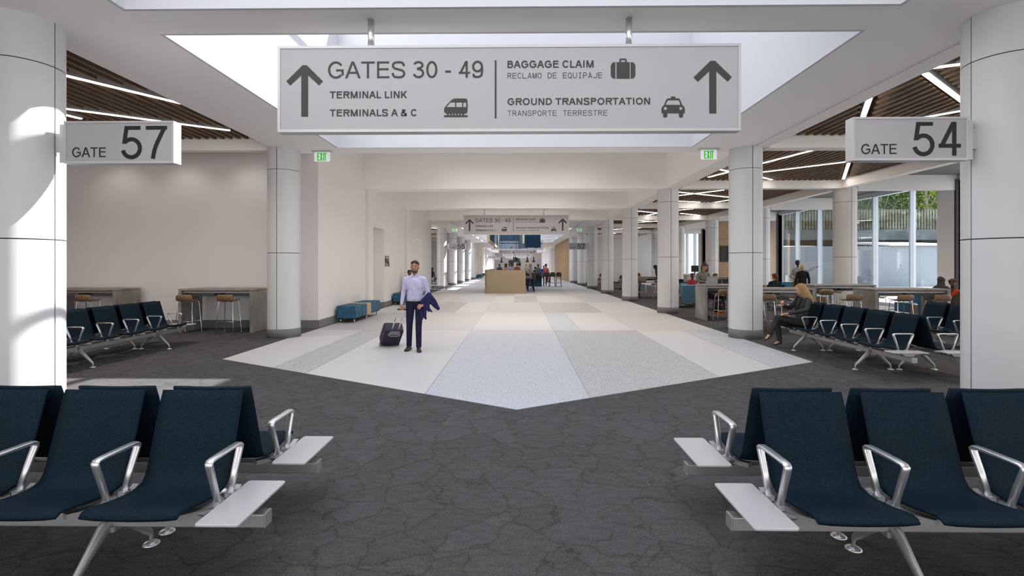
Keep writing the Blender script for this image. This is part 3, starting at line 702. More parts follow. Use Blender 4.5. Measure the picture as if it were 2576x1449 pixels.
def bench(n, side):
    """n seats along x, first seat centre at x=0, the row running towards -side; side table at x = side*.31..52"""
    t = thing('airport_bench', 'x', 'bench'); P = .57
    x_end = -side*(P*(n-1)+.30)
    a, b = sorted((side*.52, x_end)); m_ = MB(); m_.rbox(a, b, -.036, .036, .256, .328, .008, axis='x')
    m_.rbox(a-.006, a, -.038, .038, .254, .33, .008, axis='x'); m_.rbox(b, b+.006, -.038, .038, .254, .33, .008, axis='x')
    bev(m_.build('beam', STEEL if 0 else CAST, t), .003, 1)
    for k in range(n):
        child('seat', S_M, t, (-side*P*k, 0, 0)); x = -side*P*k+side*.287; child('armrest', A_M, t, (x, 0, 0)); child('bracket', B_M, t, (x, 0, 0))
    child('bracket', B_M, t, (-side*(P*n-.287), 0, 0))
    for k in range(0, n-1, 3):
        l = child('leg', L_M, t, (-side*(P*k+.285), 0, 0))
        for s_ in (-1, 1): child('foot_pad', F_M, l, (0, s_*.268, 0))
    m_ = MB(); T = M.Translation(V((side*.415, -.03, 0)))
    m_.rbox(-.105, .105, -.24, .24, .382, .396, .016, T); o = m_.build('side_table', TABLE, t); bev(o, .004, 2)
    m_ = MB(); m_.prism([(-.14, .38), (-.05, .33), (.05, .33), (.12, .38)], side*.415-.02, side*.415+.02, 'x'); m_.build('table_support', CAST, t)
    return t
bR = bench(5, 1); bL = bench(5, -1)
def bench_at(src, first, x, y, deg, label, group=None):
    if first: src.location = (x, y, 0); src.rotation_euler.z = R(deg); src['label'] = label; o = src
    else: o = dup(src, (x, y, 0), R(deg), label)
    if group: o['group'] = group
    elif 'group' in o: del o['group']
    return o
c0 = 2.905; h = .333
bench_at(bR, True, -1.82, c0-h, 0, 'navy seat row facing us whose white side table points towards the walking man')
bench_at(bL, True, -1.82, c0+h, 180, 'navy seat row facing away behind the closest row on the sunlit column side')
bench_at(bL, False, 1.60, c0-h, 0, 'navy seat row facing us in front of the shaded column, side table towards the walkway')
bench_at(bR, False, 1.60, c0+h, 180, 'navy seat row facing away behind the closest row on the window lounge side')
bench_at(bR, False, 5.43, 7.45, -90, 'row of five navy seats with the woman in the grey suit on its far seat')
bench_at(bL, False, 6.095, 7.45, 90, 'row of navy seats backing onto the row where the woman in the suit sits')
bench_at(bR, False, 7.75, 7.45, -90, 'row of navy seats partly hidden by the big shaded column, behind the double row')
bench_at(bL, False, 8.415, 7.45, 90, 'row of navy seats backing onto the row half hidden by the big shaded column')
bench_at(bR, False, -6.93, 9.735, 90, 'row of navy seats facing the walkway in front of the wall tables')
bench_at(bL, False, -7.595, 9.735, -90, 'navy seat row backing onto the row in front of the wall tables')
bench_at(bR, False, 9.3, 18.0, 0, 'row of navy seats facing the bar tables, seen under their tops')
bench_at(bL, False, 9.5, 18.67, 180, 'row of navy seats facing the windows behind the bar tables')
for (x, y, d, s_, lb) in [(6.9, 33.0, -90, bR, 'row of navy seats far down the window lounge, between the fourth and fifth column'), (7.57, 33.0, 90, bL, 'row of navy seats behind the one between the fourth and fifth column'),
                      (6.7, 40.5, -90, bR, 'distant row of navy seats by the fifth column of the window lounge'), (-6.6, 38, 90, bR, 'row of navy seats seen past the end of the restroom wall'),
                      (10.2, 25.6, 0, bR, 'row of navy seats near the gate podium'), (-8.2, 45, 90, bL, 'farther row of navy seats past the end of the restroom wall')]:
    bench_at(s_, False, x, y, d, lb)

# ------------------------------------------------------------ bar-height tables and stools
TH = 1.035
def table_proto(sidex):
    t = thing('bar_table', 'x', 'table'); W, D = 1.78, .8
    m_ = MB(); m_.box(0, W, 0, D, TH-.045, TH); bev(m_.build('table_top', STONE, t), .004, 1)
    for x in (0, W-.075):
        m_ = MB(); m_.box(x, x+.075, 0, D, 0, TH-.052); bev(m_.build('end_panel', STONE, t), .004, 1)
    m_ = MB(); m_.box(.09, W-.09, .06, D-.06, TH-.10, TH-.06); m_.build('metal_rail', CAST, t)
    m_ = MB(); m_.box(.09, W-.09, .30, .34, TH-.19, TH-.10); m_.build('cable_tray', GREY, t)
    m_ = MB(); m_.box(W*.5-.09, W*.5+.09, .1, .22, TH-.16, TH-.10); m_.build('power_box', BLACK, t)
    return t
tp = table_proto(0)
TBL = [(5.38, 14.5, 'stone-topped bar table with the open laptop on it'), (5.38, 12.15, 'stone bar table behind the column beside the seated woman in the suit'),
       (8.48, 12.0, 'stone bar table nearest the windows, its wide end panel facing the walkway'), (8.50, 14.5, 'stone bar table directly in front of the pointing couple'),
       (-8.07, 11.75, 'stone bar table against the white wall, beside the column'), (-11.35, 11.75, 'stone bar table against the white wall, partly behind the big sunlit column'),
       (5.55, 24.4, 'bar table between the third and fourth column with a person leaning at it'), (8.5, 24.4, 'distant bar table deeper in the window lounge')]
for i, (x, y, lb) in enumerate(TBL):
    if i == 0: tp.location = (x, y, 0); tp['label'] = lb
    else: dup(tp, (x, y, 0), 0, lb)
def stool_proto():
    t = thing('bar_stool', 'x', 'stool')
    m_ = MB(); prof = [(-.202, .918), (-.212, .89), (-.212, .85), (-.203, .808), (-.185, .778), (-.15, .765), (-.10, .762), (0, .768), (.10, .778), (.17, .782), (.20, .776)]
    hw = [.150, .185, .195, .197, .197, .20, .198, .195, .185, .165, .12]
    vs = []; A = 9; n = len(prof)
    for side in (1, -1):
        for i, (y, z) in enumerate(prof):
            a = V(prof[max(i-1, 0)]).to_2d(); b = V(prof[min(i+1, n-1)]).to_2d(); d = (b-a).normalized(); nn = V((-d.y, d.x))
            for k in range(A):
                u = -1+2*k/(A-1); cy = .05*u*u if i < 5 else 0; cz = .018*u*u if i >= 5 else 0
                vs.append((u*hw[i], y+cy+nn.x*side*.007, z+cz+nn.y*side*.007))
    fs = []; B = n*A
    for i in range(n-1):
        for k in range(A-1): fs.append((i*A+k, i*A+k+1, (i+1)*A+k+1, (i+1)*A+k)); fs.append((B+i*A+k, B+(i+1)*A+k, B+(i+1)*A+k+1, B+i*A+k+1))
        for k in (0, A-1): fs.append((i*A+k, (i+1)*A+k, B+(i+1)*A+k, B+i*A+k))
    for i in (0, n-1):
        for k in range(A-1): fs.append((i*A+k, i*A+k+1, B+i*A+k+1, B+i*A+k))
    m_.add(vs, fs, sm=True); m_.build('seat_shell', WOOD, t)
    for sx_ in (-1, 1):
        m_ = MB(); m_.tube([(sx_*.10, -.11, .757), (sx_*.155, -.125, .75), (sx_*.165, -.13, .73), (sx_*.20, -.175, .05), (sx_*.20, -.165, .012), (sx_*.20, -.14, .009), (sx_*.20, .14, .009), (sx_*.20, .165, .012), (sx_*.20, .17, .05), (sx_*.165, .12, .73), (sx_*.155, .115, .75), (sx_*.10, .10, .757)], .0085, 6)
        m_.build('leg', CHROME, t)
    m_ = MB()
    for y in (-.157, .150): m_.tube([(-.188, y, .29), (.188, y, .29)], .0075, 6)
    m_.tube([(-.14, -.1, .753), (.14, -.1, .753)], .008, 6); m_.tube([(-.14, .09, .753), (.14, .09, .753)], .008, 6)
    m_.build('footrest', CHROME, t)
    return t
st = stool_proto(); first = True
STL = [(-7.73, 11.62, 0, 'walnut bar stool at the wall table, nearer the big sunlit column'), (-6.78, 11.62, 0, 'walnut bar stool at the wall table, closest to the walkway'),
       (-10.1, 11.62, 0, 'walnut bar stool seen just past the big sunlit column'),
       (5.85, 14.42, 0, 'walnut bar stool in front of the laptop table beside the backpack'), (6.75, 14.42, 0, 'walnut bar stool at the laptop table, hidden behind the column'),
       (5.87, 12.02, 0, 'walnut bar stool at the column edge, in front of the second table'), (7.0, 13.2, 180, 'walnut bar stool on the far side of the table behind the seated woman'), (6.2, 13.2, 180, 'walnut bar stool behind the big column, far side of the table'),
       (9.0, 11.9, 0, 'walnut bar stool in front of the table nearest the windows, by its end panel'), (9.85, 11.9, 0, 'walnut bar stool in front of the table nearest the windows, by the hidden column'),
       (9.2, 13.0, 180, 'walnut bar stool on the window side of the table nearest the windows'), (8.72, 14.42, 0, 'walnut bar stool in front of the couple table, above the second navy seat'),
       (7.92, 12.05, 0, 'walnut bar stool tucked at the end of the second table, behind the blonde woman'), (9.25, 15.5, 180, 'walnut bar stool on the far side of the couple table'), (9.7, 15.5, 180, 'walnut bar stool on the far side of the couple table, towards the windows'),
       (9.85, 14.42, 0, 'walnut bar stool at the couple table, mostly behind the end panel'),
       (5.95, 24.3, 0, 'walnut bar stool in front of the table between the third and fourth column'), (6.75, 24.3, 0, 'walnut bar stool under the leaning dark figure')]
for x, y, d, lb in STL:
    if first: st.location = (x, y, 0); st.rotation_euler.z = R(d); st['label'] = lb; first = False
    else: dup(st, (x, y, 0), R(d), lb)

# ------------------------------------------------------------ upholstered wall benches
def wall_bench(x, y, L, lb, flip=1):
    t = thing('upholstered_bench', lb, 'bench', (x, y, 0))
    a, b = L*.42, L*.60
    for (y0, y1, m__, nm) in ((0, a, STREAK, 'cushion'), (a+.003, b-.003, OAKT, 'wood_table'), (b, L, STREAK, 'cushion')):
        m_ = MB(); m_.box(0, .54, y0, y1, .13, .468 if nm == 'cushion' else .46); bev(m_.build(nm, m__, t), .012 if nm == 'cushion' else .004, 2)
    for (px, py) in ((.08, .1), (.46, .1), (.08, L-.1), (.46, L-.1), (.46, L*.5), (.08, L*.5)):
        m_ = MB(); m_.lathe([(.02, 0), (.02, .13)], 12, M.Translation(V((px, py, 0)))); m_.build('leg', CHROME, t)
wall_bench(-5.03, 13.75, 2.4, 'blue streaked upholstered bench by the wall between the column and the walking man')
wall_bench(-5.03, 19.95, 2.4, 'blue streaked bench by the restroom wall, half hidden behind the walking man')
wall_bench(-5.0, 60.2, 2.3, 'tiny blue bench against the distant wall, nearer one'); wall_bench(-5.0, 68.2, 2.3, 'tiny blue bench against the distant wall, farther one')

# ------------------------------------------------------------ lounge chairs
def lounge(x, y, deg, fab, lb, w_=.64):
    t = thing('lounge_chair', lb, 'lounge chair', (x, y, 0), R(deg))
    m_ = MB(); m_.rbox(-w_/2, w_/2, -.38, .28, .16, .44, .05); m_.build('seat', fab, t)
    m_ = MB(); m_.prism([(.20, .40), (.30, .86), (.34, .87), (.38, .84), (.33, .16), (.26, .16)], -w_/2, w_/2, 'x'); bev(m_.build('backrest', fab, t), .015, 2)
    m_ = MB(); m_.box(w_/2+.005, w_/2+.24, -.36, .3, .16, .42); bev(m_.build('wood_table', WOOD, t), .004, 1)
    for px in (-.24, .24):
        for py in (-.3, .25):
            m_ = MB(); m_.lathe([(.014, 0), (.014, .16)], 8, M.Translation(V((px, py, 0)))); m_.build('leg', CHROME, t)
lounge(6.45, 19.2, 180, LBLUE, 'light blue lounge chair with its back to the walkway, beside the second column')
lounge(7.5, 21.6, 0, plain('navy_vinyl', (.008, .02, .035)), 'navy lounge chair facing the walkway, behind the light blue one')
lounge(11.9, 19.3, 200, LBLUE, 'light blue lounge chair seen under the couple table'); lounge(12.8, 20.2, 190, LBLUE, 'second light blue lounge chair under the couple table, nearer the windows')
lounge(12.2, 15.6, -90, TEAL, 'dark teal lounge chair seen in profile under the table nearest the windows')
lounge(11.96, 14.4, 0, TEAL, 'teal lounge chair on which the veiled woman sits')
lounge(11.25, 13.15, 0, TEAL, 'teal lounge chair under the woman with the red sash')
lounge(12.0, 22.0, 0, TEAL, 'teal lounge chair behind the woman with the ponytail')
lounge(6.9, 29.8, 180, LBLUE, 'light blue lounge chair glimpsed between the distant columns')

# ------------------------------------------------------------ signs
def loc2(px, py, x0, y0, x1, y1, W, H):   # fraction of the face
    return ((px-x0)/(x1-x0)*W-W/2, H/2-(py-y0)/(y1-y0)*H)
def wayfinding(detail=True):
    W, H, D = 4.784, .896, .105
    t = thing('wayfinding_sign', 'x', 'sign')
    m_ = MB(); m_.box(-W/2, W/2, 0, D, -H/2, H/2); m_.build('housing', SIGNE, t)
    m_ = MB()
    e = .028; m_.box(-W/2, W/2, -.012, 0, H/2-e, H/2); m_.box(-W/2, W/2, -.012, 0, -H/2, -H/2+e); m_.box(-W/2, -W/2+e, -.012, 0, -H/2+e, H/2-e); m_.box(W/2-e, W/2, -.012, 0, -H/2+e, H/2-e)
    m_.build('frame', SIGNE, t)
    m_ = MB(); m_.box(-W/2+e, W/2-e, -.004, 0, -H/2+e, H/2-e); m_.build('face_panel', SIGNF, t)
    def q(px, py): return loc2(px, py-(-.0058*(px-693)), 693, 118, 1861.6, 336.6, W, H)
    def A(z): return [q(660+x/4.025, 60+y/4.025) for x, y in z]
    def B(z): return [q(1240+x/4.025, 60+y/4.025) for x, y in z]
    def rect(f, x0, y0, x1, y1): return f([(x0, y0), (x1, y0), (x1, y1), (x0, y1)])
    y = -.006
    def tx(nm, s, f, x0, y0, x1, y1, bold=0.0, mono=False):
        m_ = MB(); p = f([(x0, y1), (x1, y0)])
        put_text(m_, s, p[0][0], p[1][0], p[0][1], p[1][1], y, bold, mono)
        m_.build(nm, INK, t)
    tx('lettering_gates', 'GATES 30 - 49', A, 650, 383, 2235, 563, .13)
    tx('lettering_terminal_link', 'TERMINAL LINK', A, 668, 690, 1460, 767, .20)
    tx('lettering_terminals', 'TERMINALS A & C', A, 668, 874, 1562, 950, .20)
    tx('lettering_baggage_claim', 'BAGGAGE CLAIM', B, 147, 377, 1020, 456, .20)
    tx('lettering_reclamo', 'RECLAMO DE EQUIPAJE', B, 147, 500, 1107, 562, .11, True)
    tx('lettering_ground_transportation', 'GROUND TRANSPORTATION', B, 147, 754, 1590, 832, .20)
    tx('lettering_transporte', 'TRANSPORTE TERRESTRE', B, 147, 881, 1158, 941, .10, True)
    m_ = MB(); poly2d(m_, A([(388, 428), (432, 428), (598, 592), (557, 636), (446, 532), (446, 953), (375, 953), (375, 532), (262, 638), (222, 592)]), [], y); m_.build('arrow', INK, t)
    m_ = MB(); poly2d(m_, B([(2198, 381), (2244, 381), (2413, 545), (2371, 593), (2257, 488), (2257, 913), (2185, 913), (2185, 488), (2071, 595), (2028, 548)]), [], y); m_.build('arrow', INK, t)
    m_ = MB(); poly2d(m_, rect(A, 2352, 378, 2370, 967), [], y); m_.build('divider_line', INK, t)
    m_ = MB()
    poly2d(m_, A([(1835, 885), (1838, 865), (1850, 845), (1905, 787), (1928, 770), (1950, 765), (2055, 765), (2070, 770), (2075, 785), (2078, 850), (2074, 905), (2060, 920), (1860, 920), (1840, 908)]),
           [A([(1860, 852), (1900, 806), (1948, 806), (1948, 852)]), A([(1960, 806), (2020, 806), (2020, 852), (1960, 852)]), A([(2032, 806), (2060, 806), (2062, 852), (2032, 852)])], y)
    for k in range(6): poly2d(m_, rect(A, 1866+k*31, 920, 1884+k*31, 934), [], y)
    poly2d(m_, rect(A, 1836, 935, 2077, 955), [], y); m_.build('train_symbol', INK, t)
    m_ = MB()
    poly2d(m_, B([(1240, 395), (1215, 398), (1200, 412), (1193, 435), (1193, 525), (1200, 548), (1215, 560), (1240, 563)]), [], y)
    poly2d(m_, rect(B, 1251, 395, 1385, 563), [], y)
    poly2d(m_, B([(1394, 395), (1420, 398), (1435, 412), (1442, 435), (1442, 525), (1435, 548), (1420, 560), (1394, 563)]), [], y)
    poly2d(m_, B([(1280, 395), (1280, 370), (1290, 358), (1345, 358), (1355, 370), (1355, 395)]), [B([(1297, 394), (1297, 378), (1300, 375), (1335, 375), (1338, 378), (1338, 394)])], y); m_.build('suitcase_symbol', INK, t)
    m_ = MB()
    def circ(cx, cy, r): return [(cx+r*cos(k*pi/6), cy+r*sin(k*pi/6)) for k in range(12)]
    poly2d(m_, B([(1800, 742), (1843, 742), (1845, 760), (1878, 761), (1892, 772), (1915, 828), (1936, 848), (1940, 868), (1940, 913), (1705, 913), (1705, 868), (1708, 850), (1730, 828), (1752, 775), (1768, 761), (1798, 760)]),
           [B([(1767, 780), (1880, 780), (1897, 826), (1747, 826)]), B(circ(1744, 862, 16)), B(circ(1900, 862, 16))], y)
    for x0 in (1721, 1880): poly2d(m_, B([(x0, 913), (x0+43, 913), (x0+43, 942), (x0+34, 955), (x0+9, 955), (x0, 942)]), [], y)
    m_.build('taxi_symbol', INK, t)
    for x in (-1.435, 1.26):
        m_ = MB(); m_.lathe([(.034, H/2), (.034, 4.16-3.428)], 16, M.Translation(V((x, D/2, 0)))); m_.build('hanging_pole', STEEL, t)
    return t
ws_ = wayfinding(); ws_.location = (-.111, 5.17, 3.428); ws_['label'] = 'big white hanging direction sign spanning the skylight, the closest one'
for k, (y, lb) in enumerate([(22.65, 'hanging direction sign seen whole and small above the walkway, in front of the canopy'), (45.66, 'distant hanging gate sign partly covered by the blue slatted canopy'),
                             (62.9, 'small hanging gate sign below the canopy, fourth along the walkway'), (80.16, 'tiny hanging gate sign, fifth along the walkway'), (97.4, 'tiniest hanging gate sign just above the pendant lamps')]):
    dup(ws_, (-.111, y, 3.428), 0, lb)
def gate_sign(num, side, x, y, lb):
    """side -1: fixed on a column at its left; +1: on a column at its right"""
    W, H, D = 1.163, .443, .115
    t = thing('gate_sign', lb, 'sign', (x, y, 2.889))
    m_ = MB(); m_.box(-W/2, W/2, 0, D, -H/2, H/2); bev(m_.build('housing', SIGNE, t), .004, 1)
    m_ = MB(); e = .022
    m_.box(-W/2, W/2, -.008, 0, H/2-e, H/2); m_.box(-W/2, W/2, -.008, 0, -H/2, -H/2+e); m_.box(-W/2, -W/2+e, -.008, 0, -H/2+e, H/2-e); m_.box(W/2-e, W/2, -.008, 0, -H/2+e, H/2-e); m_.build('frame', SIGNE, t)
    m_ = MB(); m_.box(-W/2+e, W/2-e, -.002, 0, -H/2+e, H/2-e); m_.build('face_panel', SIGNF, t)
    m_ = MB(); a, b = (side*W/2, side*(W/2+.06)); m_.box(min(a, b), max(a, b), .01, D-.01, -H/2+.01, H/2-.03); m_.box(min(b, b+side*.06), max(b, b+side*.06), .03, D-.03, -.1, .1); m_.build('wall_bracket', SIGNE, t)
    f = lambda u, v: (-W/2+u*W, H/2-v*H)
    m_ = MB(); p, q_ = f(.074, .853), f(.382, .622); put_text(m_, 'GATE', p[0], q_[0], p[1], q_[1], -.004, .135); m_.build('lettering_gate', INKB, t)
    m_ = MB(); p, q_ = f(.517, .895), f(.938, .118); put_text(m_, num, p[0], q_[0], p[1], q_[1], -.004, .125); m_.build('lettering_number', INKB, t)
gate_sign('57', -1, -4.188, 5.19, 'large white gate sign on the column with the sun patch, by the white walled lounge'); gate_sign('54', 1, 3.99, 5.15, 'large white gate sign on the evenly shaded column, by the window lounge')
gate_sign('55', -1, -4.188, 34.1, 'small gate sign down the walkway, above and beyond the walking man'); gate_sign('52', 1, 3.99, 34.1, 'small gate sign down the walkway beside the golden slatted wall')
gate_sign('53', -1, -4.188, 80.1, 'tiny far gate sign above the distant blue benches'); gate_sign('51', -1, -4.188, 97.3, 'tiniest gate sign, partly overlapped by the tiny one above the blue benches')
def exit_sign(x, y, lb):
    t = thing('exit_sign', lb, 'exit sign', (x, y, CZ))
    m_ = MB(); m_.box(-.22, .22, -.07, .07, -.03, 0); bev(m_.build('canopy', SIGNE, t), .008, 2)
    m_ = MB(); m_.box(-.175, .175, -.012, .012, -.235, -.03); m_.build('panel', EXITW, t)
    m_ = MB(); put_text(m_, 'EXIT', -.105, .105, -.222, -.045, -.0135, .13); m_.build('lettering', GREEN, t)
exit_sign(-4.42, 11.2, 'green EXIT sign on the ceiling beside the column next to the wall tables'); exit_sign(4.2, 11.1, 'green EXIT sign on the ceiling beside the column next to the seated blonde woman')
exit_sign(-4.42, 34.6, 'small green EXIT sign above the small gate sign beyond the walking man'); exit_sign(4.2, 34.6, 'small green EXIT sign above the small gate sign by the golden wall')
exit_sign(-4.4, 70, 'tiny green EXIT sign far off, above the distant blue benches'); exit_sign(4.2, 75.5, 'tiny green EXIT sign far off beside the golden wall'); exit_sign(-4.0, 90, 'tiniest green EXIT sign, deepest along the walkway')
t = thing('information_sign', 'small hanging board with a letter T at the end of the walkway', 'sign', (-1.9, 104, 3.35))
m_ = MB(); m_.box(-.75, .75, 0, .1, -.42, .42); m_.build('board', SIGNF, t)
m_ = MB(); put_text(m_, 'T', -.6, -.35, -.1, .25, -.006, .2); m_.build('lettering', INK, t)
m_ = MB(); m_.tube([(0, .05, .42), (0, .05, .81)], .03, 6); m_.build('hanging_pole', STEEL, t)
# restroom pictograms on the wall (facing +x)
t = thing('restroom_sign', 'dark restroom pictograms of man, woman and wheelchair user on the white wall', 'sign', (-5.098, 19.3, 1.6))
def picto(nm, y, parts):
    m_ = MB()
    for p in parts:
        if len(p) == 3: m_.prism([(y+p[0]+p[2]*cos(k*pi/6), p[1]+p[2]*sin(k*pi/6)) for k in range(12)], 0, .015, 'x')
        else: m_.prism([(y+a, b) for a, b in p], 0, .015, 'x')
    m_.build(nm, BLACK, t)
picto('man_symbol', -.22, [(0, .33, .035), [(-.06, .28), (.06, .28), (.065, .12), (.03, .12), (.03, -.05), (-.03, -.05), (-.03, .12), (-.065, .12)]])
picto('woman_symbol', 0, [(0, .33, .035), [(-.04, .28), (.04, .28), (.085, .08), (.03, .08), (.03, -.05), (-.03, -.05), (-.03, .08), (-.085, .08)]])
picto('wheelchair_symbol', .22, [(0, .33, .035), [(-.02, .28), (.02, .28), (.02, .18), (.08, .18), (.08, .15), (.02, .15), (.02, .10), (.09, .10), (.13, -.03), (.10, -.04), (.07, .06), (-.02, .06)],
                                [(-.05, .16), (-.08, .10), (-.08, .02), (-.02, -.05), (.06, -.04), (.04, -.01), (-.01, -.02), (-.05, .03), (-.05, .10), (-.03, .15)]])
# drinking fountain niche
t = thing('bottle_filler', 'white bottle filling unit with a dark grill in the restroom passage', 'drinking fountain', (-6.58, 18.2, 0))
m_ = MB(); m_.rbox(0, .35, -.05, .35, .25, .95, .02); m_.build('cabinet', GREY, t); m_ = MB(); m_.rbox(0, .3, -.05, .35, 1.05, 1.5, .03); m_.build('basin', TABLE, t); m_ = MB(); m_.box(.3, .305, .05, .25, 1.2, 1.24); m_.build('spout', BLACK, t)

# ------------------------------------------------------------ laptop, backpack, gate podium, screen
t = thing('laptop', 'open silver laptop standing on the bar table in front of the standing woman', 'laptop', (5.71, 14.85, TH), R(4))
m_ = MB(); m_.rbox(-.17, .17, 0, .24, 0, .012, .01); m_.build('keyboard_base', plain('silver', (.35, .36, .38), .35), t)
m_ = MB(); T = M.Rotation(R(12), 4, 'X'); m_.rbox(-.17, .17, -.005, .003, .008, .225, .012, T, axis='y'); ld = m_.build('lid', plain('silver', (.35, .36, .38), .35), t)
m_ = MB()
for a in (0, 1):
    for b in (0, 1): m_.box(-.013+a*.014, -.001+a*.014, -.0065, -.005, .108+b*.014, .12+b*.014, T)
m_.build('logo', plain('logo', (.7, .7, .72)), ld)
t = thing('backpack', 'black backpack with an orange base on the carpet under the laptop table', 'backpack', (6.6, 16.55, 0), R(10))
m_ = MB(); m_.rbox(-.16, .16, -.1, .1, .05, .44, .10, axis='y'); m_.ell((0, -.1, .2), (.12, .06, .12)); m_.build('bag', plain('bagblack', (.02, .02, .022)), t)
m_ = MB(); m_.rbox(-.16, .16, -.11, .1, 0, .055, .03); m_.build('base', plain('bagorange', (.42, .07, .015)), t)
m_ = MB(); m_.tube([(-.03, 0, .43), (-.03, 0, .48), (.03, 0, .48), (.03, 0, .43)], .008, 6); m_.build('handle', plain('bagorange', (.42, .07, .015)), t)
m_ = MB(); m_.prism([(0, .26), (.03, .30), (0, .34), (-.03, .30)], -.165, -.155, 'y'); m_.build('logo', plain('bagorange', (.42, .07, .015)), t)
t = thing('gate_podium', 'pale gate counter with two dark monitors beyond the second column', 'counter', (8.55, 23.8, 0))
m_ = MB(); m_.rbox(-.55, .75, 0, .6, 0, 1.15, .02); m_.build('counter', plain('podium', (.50, .47, .44)), t)
m_ = MB(); m_.box(-.4, .3, -.01, 0, .55, 1.02); m_.build('front_panel', plain('podium2', (.62, .60, .58)), t)
for x in (-.12, .34):
    m_ = MB(); m_.box(x-.17, x+.17, .2, .24, 1.28, 1.58); m_.tube([(x, .24, 1.15), (x, .24, 1.35)], .02, 6); m_.build('monitor', BLACK, t)
t = thing('wall_screen', 'black flat screen mounted on the oak panelled wall', 'screen', (12.3, 28.79, 2.25))
m_ = MB(); m_.box(-.75, .75, -.06, 0, -.45, .45); m_.build('casing', BLACK, t); m_ = MB(); m_.box(-.73, .73, -.064, -.06, -.43, .43); m_.build('display', SCREEN, t)

# ------------------------------------------------------------ bar island
t = thing('bar_counter', 'island bar with a tall tan front panel in the middle of the walkway', 'bar', (0, 28.0, 0))
m_ = MB(); a = [(-1.92, .55), (-1.90, .35), (-1.80, .22), (-1.6, .18), (.38, .0), (.40, .08), (-1.5, .30), (-1.78, .4), (-1.82, .6), (-1.82, 11), (-1.92, 11)]
m_.prism(a, 0, 1.32); m_.build('tan_panel', TAN, t)
m_ = MB(); m_.box(-1.82, -1.4, .6, 11, .9, 1.04); m_.box(-.2, .22, .3, 9.6, 1.0, 1.06); m_.box(-.2, 1.85, 9.6, 10.3, 1.0, 1.06); m_.build('counter_top', STONE, t)
m_ = MB(); m_.box(-.1, .1, .35, 9.7, 0, 1.0); m_.box(-.1, 1.75, 9.7, 10.1, 0, 1.0); m_.box(-1.8, -1.5, .6, 11, 0, .9)
for k in range(24): m_.box(.1, .115, .5+k*.38, .7+k*.38, .05, .95)
for k in range(9): m_.box(-.05+k*.2, .06+k*.2, 9.685, 9.7, .05, .95)
m_.build('blue_cladding', BARBLUE, t)
def bar_chair():
    t = thing('counter_chair', 'x', 'bar chair')
    m_ = MB(); prof = [(-.24, 1.08), (-.25, 1.0), (-.24, .9), (-.21, .82), (-.15, .77), (-.05, .76), (.1, .765), (.19, .77)]; hw = [.13, .19, .21, .20, .20, .21, .20, .17]
    vs = []; A = 7; n = len(prof)
    for side in (1, -1):
        for i, (y, z) in enumerate(prof):
            for k in range(A):
                u = -1+2*k/(A-1); vs.append((u*hw[i], y+(.06*u*u if i < 5 else 0)+side*(.006 if i < 5 else 0), z+(side*.006 if i >= 4 else 0)))
    fs = []; B = n*A
    for i in range(n-1):
        for k in range(A-1): fs.append((i*A+k, i*A+k+1, (i+1)*A+k+1, (i+1)*A+k)); fs.append((B+i*A+k, B+(i+1)*A+k, B+(i+1)*A+k+1, B+i*A+k+1))
        for k in (0, A-1): fs.append((i*A+k, (i+1)*A+k, B+(i+1)*A+k, B+i*A+k))
    m_.add(vs, fs, sm=True); m_.build('seat_shell', DKBROWN, t)
    for sx_ in (-1, 1):
        m_ = MB(); m_.tube([(sx_*.15, -.1, .76), (sx_*.2, -.2, .02), (sx_*.2, .2, .02), (sx_*.15, .12, .76)], .013, 5); m_.build('leg', BLACK, t)
    m_ = MB()
    for y, z in ((-.17, .3), (.17, .3), (-.19, .02)): m_.tube([(-.19, y, z), (.19, y, z)], .011, 5)
    m_.build('footrest', BLACK, t); return t
bc = bar_chair(); bc.location = (.75, 29.6, 0); bc.rotation_euler.z = R(90); bc['label'] = 'dark shell bar chair at the tan panel end of the island bar'
g = 'bar chairs along the island bar'; bc['group'] = g
for (x, y, d, lb) in [(.75, 30.6, 90, 'dark shell bar chair under the woman in the grey veil'), (.75, 31.7, 90, 'dark shell bar chair just behind the veiled woman'), (.75, 33.1, 90, 'dark shell bar chair halfway along the island bar'), (.75, 34.6, 90, 'dark shell bar chair near the bend of the island bar'),
                      (1.45, 36.9, 0, 'dark shell bar chair under the man in grey green'), (2.05, 36.9, 0, 'dark shell bar chair under the woman in pink'),
                      (2.5, 36.9, 0, 'empty dark bar chair beside the woman in pink'), (2.95, 36.9, 0, 'empty dark bar chair at the outer end of the bar')]:
    dup(bc, (x, y, 0), R(d), lb)
# hanging canopy over the bar
t = thing('slatted_canopy', 'blue slatted canopy in a pale wood frame hanging over the bar', 'canopy', (0, 27.7, 2.9))
m_ = MB()
for y in (0, 12.0): m_.box(-1.75, -1.6, y, y+.2, 0, 1.27)
m_.box(-1.75, -1.6, .2, 12.0, 0, .14); m_.build('wood_frame', plain('pale_wood', (.62, .47, .31), .5), t)
m_ = MB()
for k in range(28): m_.box(-1.70, -1.64, .35+k*.42, .55+k*.42, .14, 1.27)
m_.build('side_slats', BARBLUE, t)
m_ = MB()
for k in range(22): m_.box(-1.55+k*.105, -1.50+k*.105, 12.0, 12.06, 0, 1.27)
m_.box(-1.55, .5, 12.0, 12.04, .4, .46); m_.box(-1.55, .5, 12.0, 12.04, .62, .67); m_.build('front_slats', plain('slatblue', (.11, .20, .27)), t)
m_ = MB(); m_.box(-1.5, .4, 12.3, 12.35, .62, 1.27); m_.build('back_panel', plain('slatblue2', (.035, .08, .12)), t)
m_ = MB(); m_.prism([(.0, 12.2), (.46, 10.0), (.50, 10.0), (.06, 12.2)], .0, 1.27); m_.build('angled_panel', plain('greyblue', (.11, .145, .17)), t)
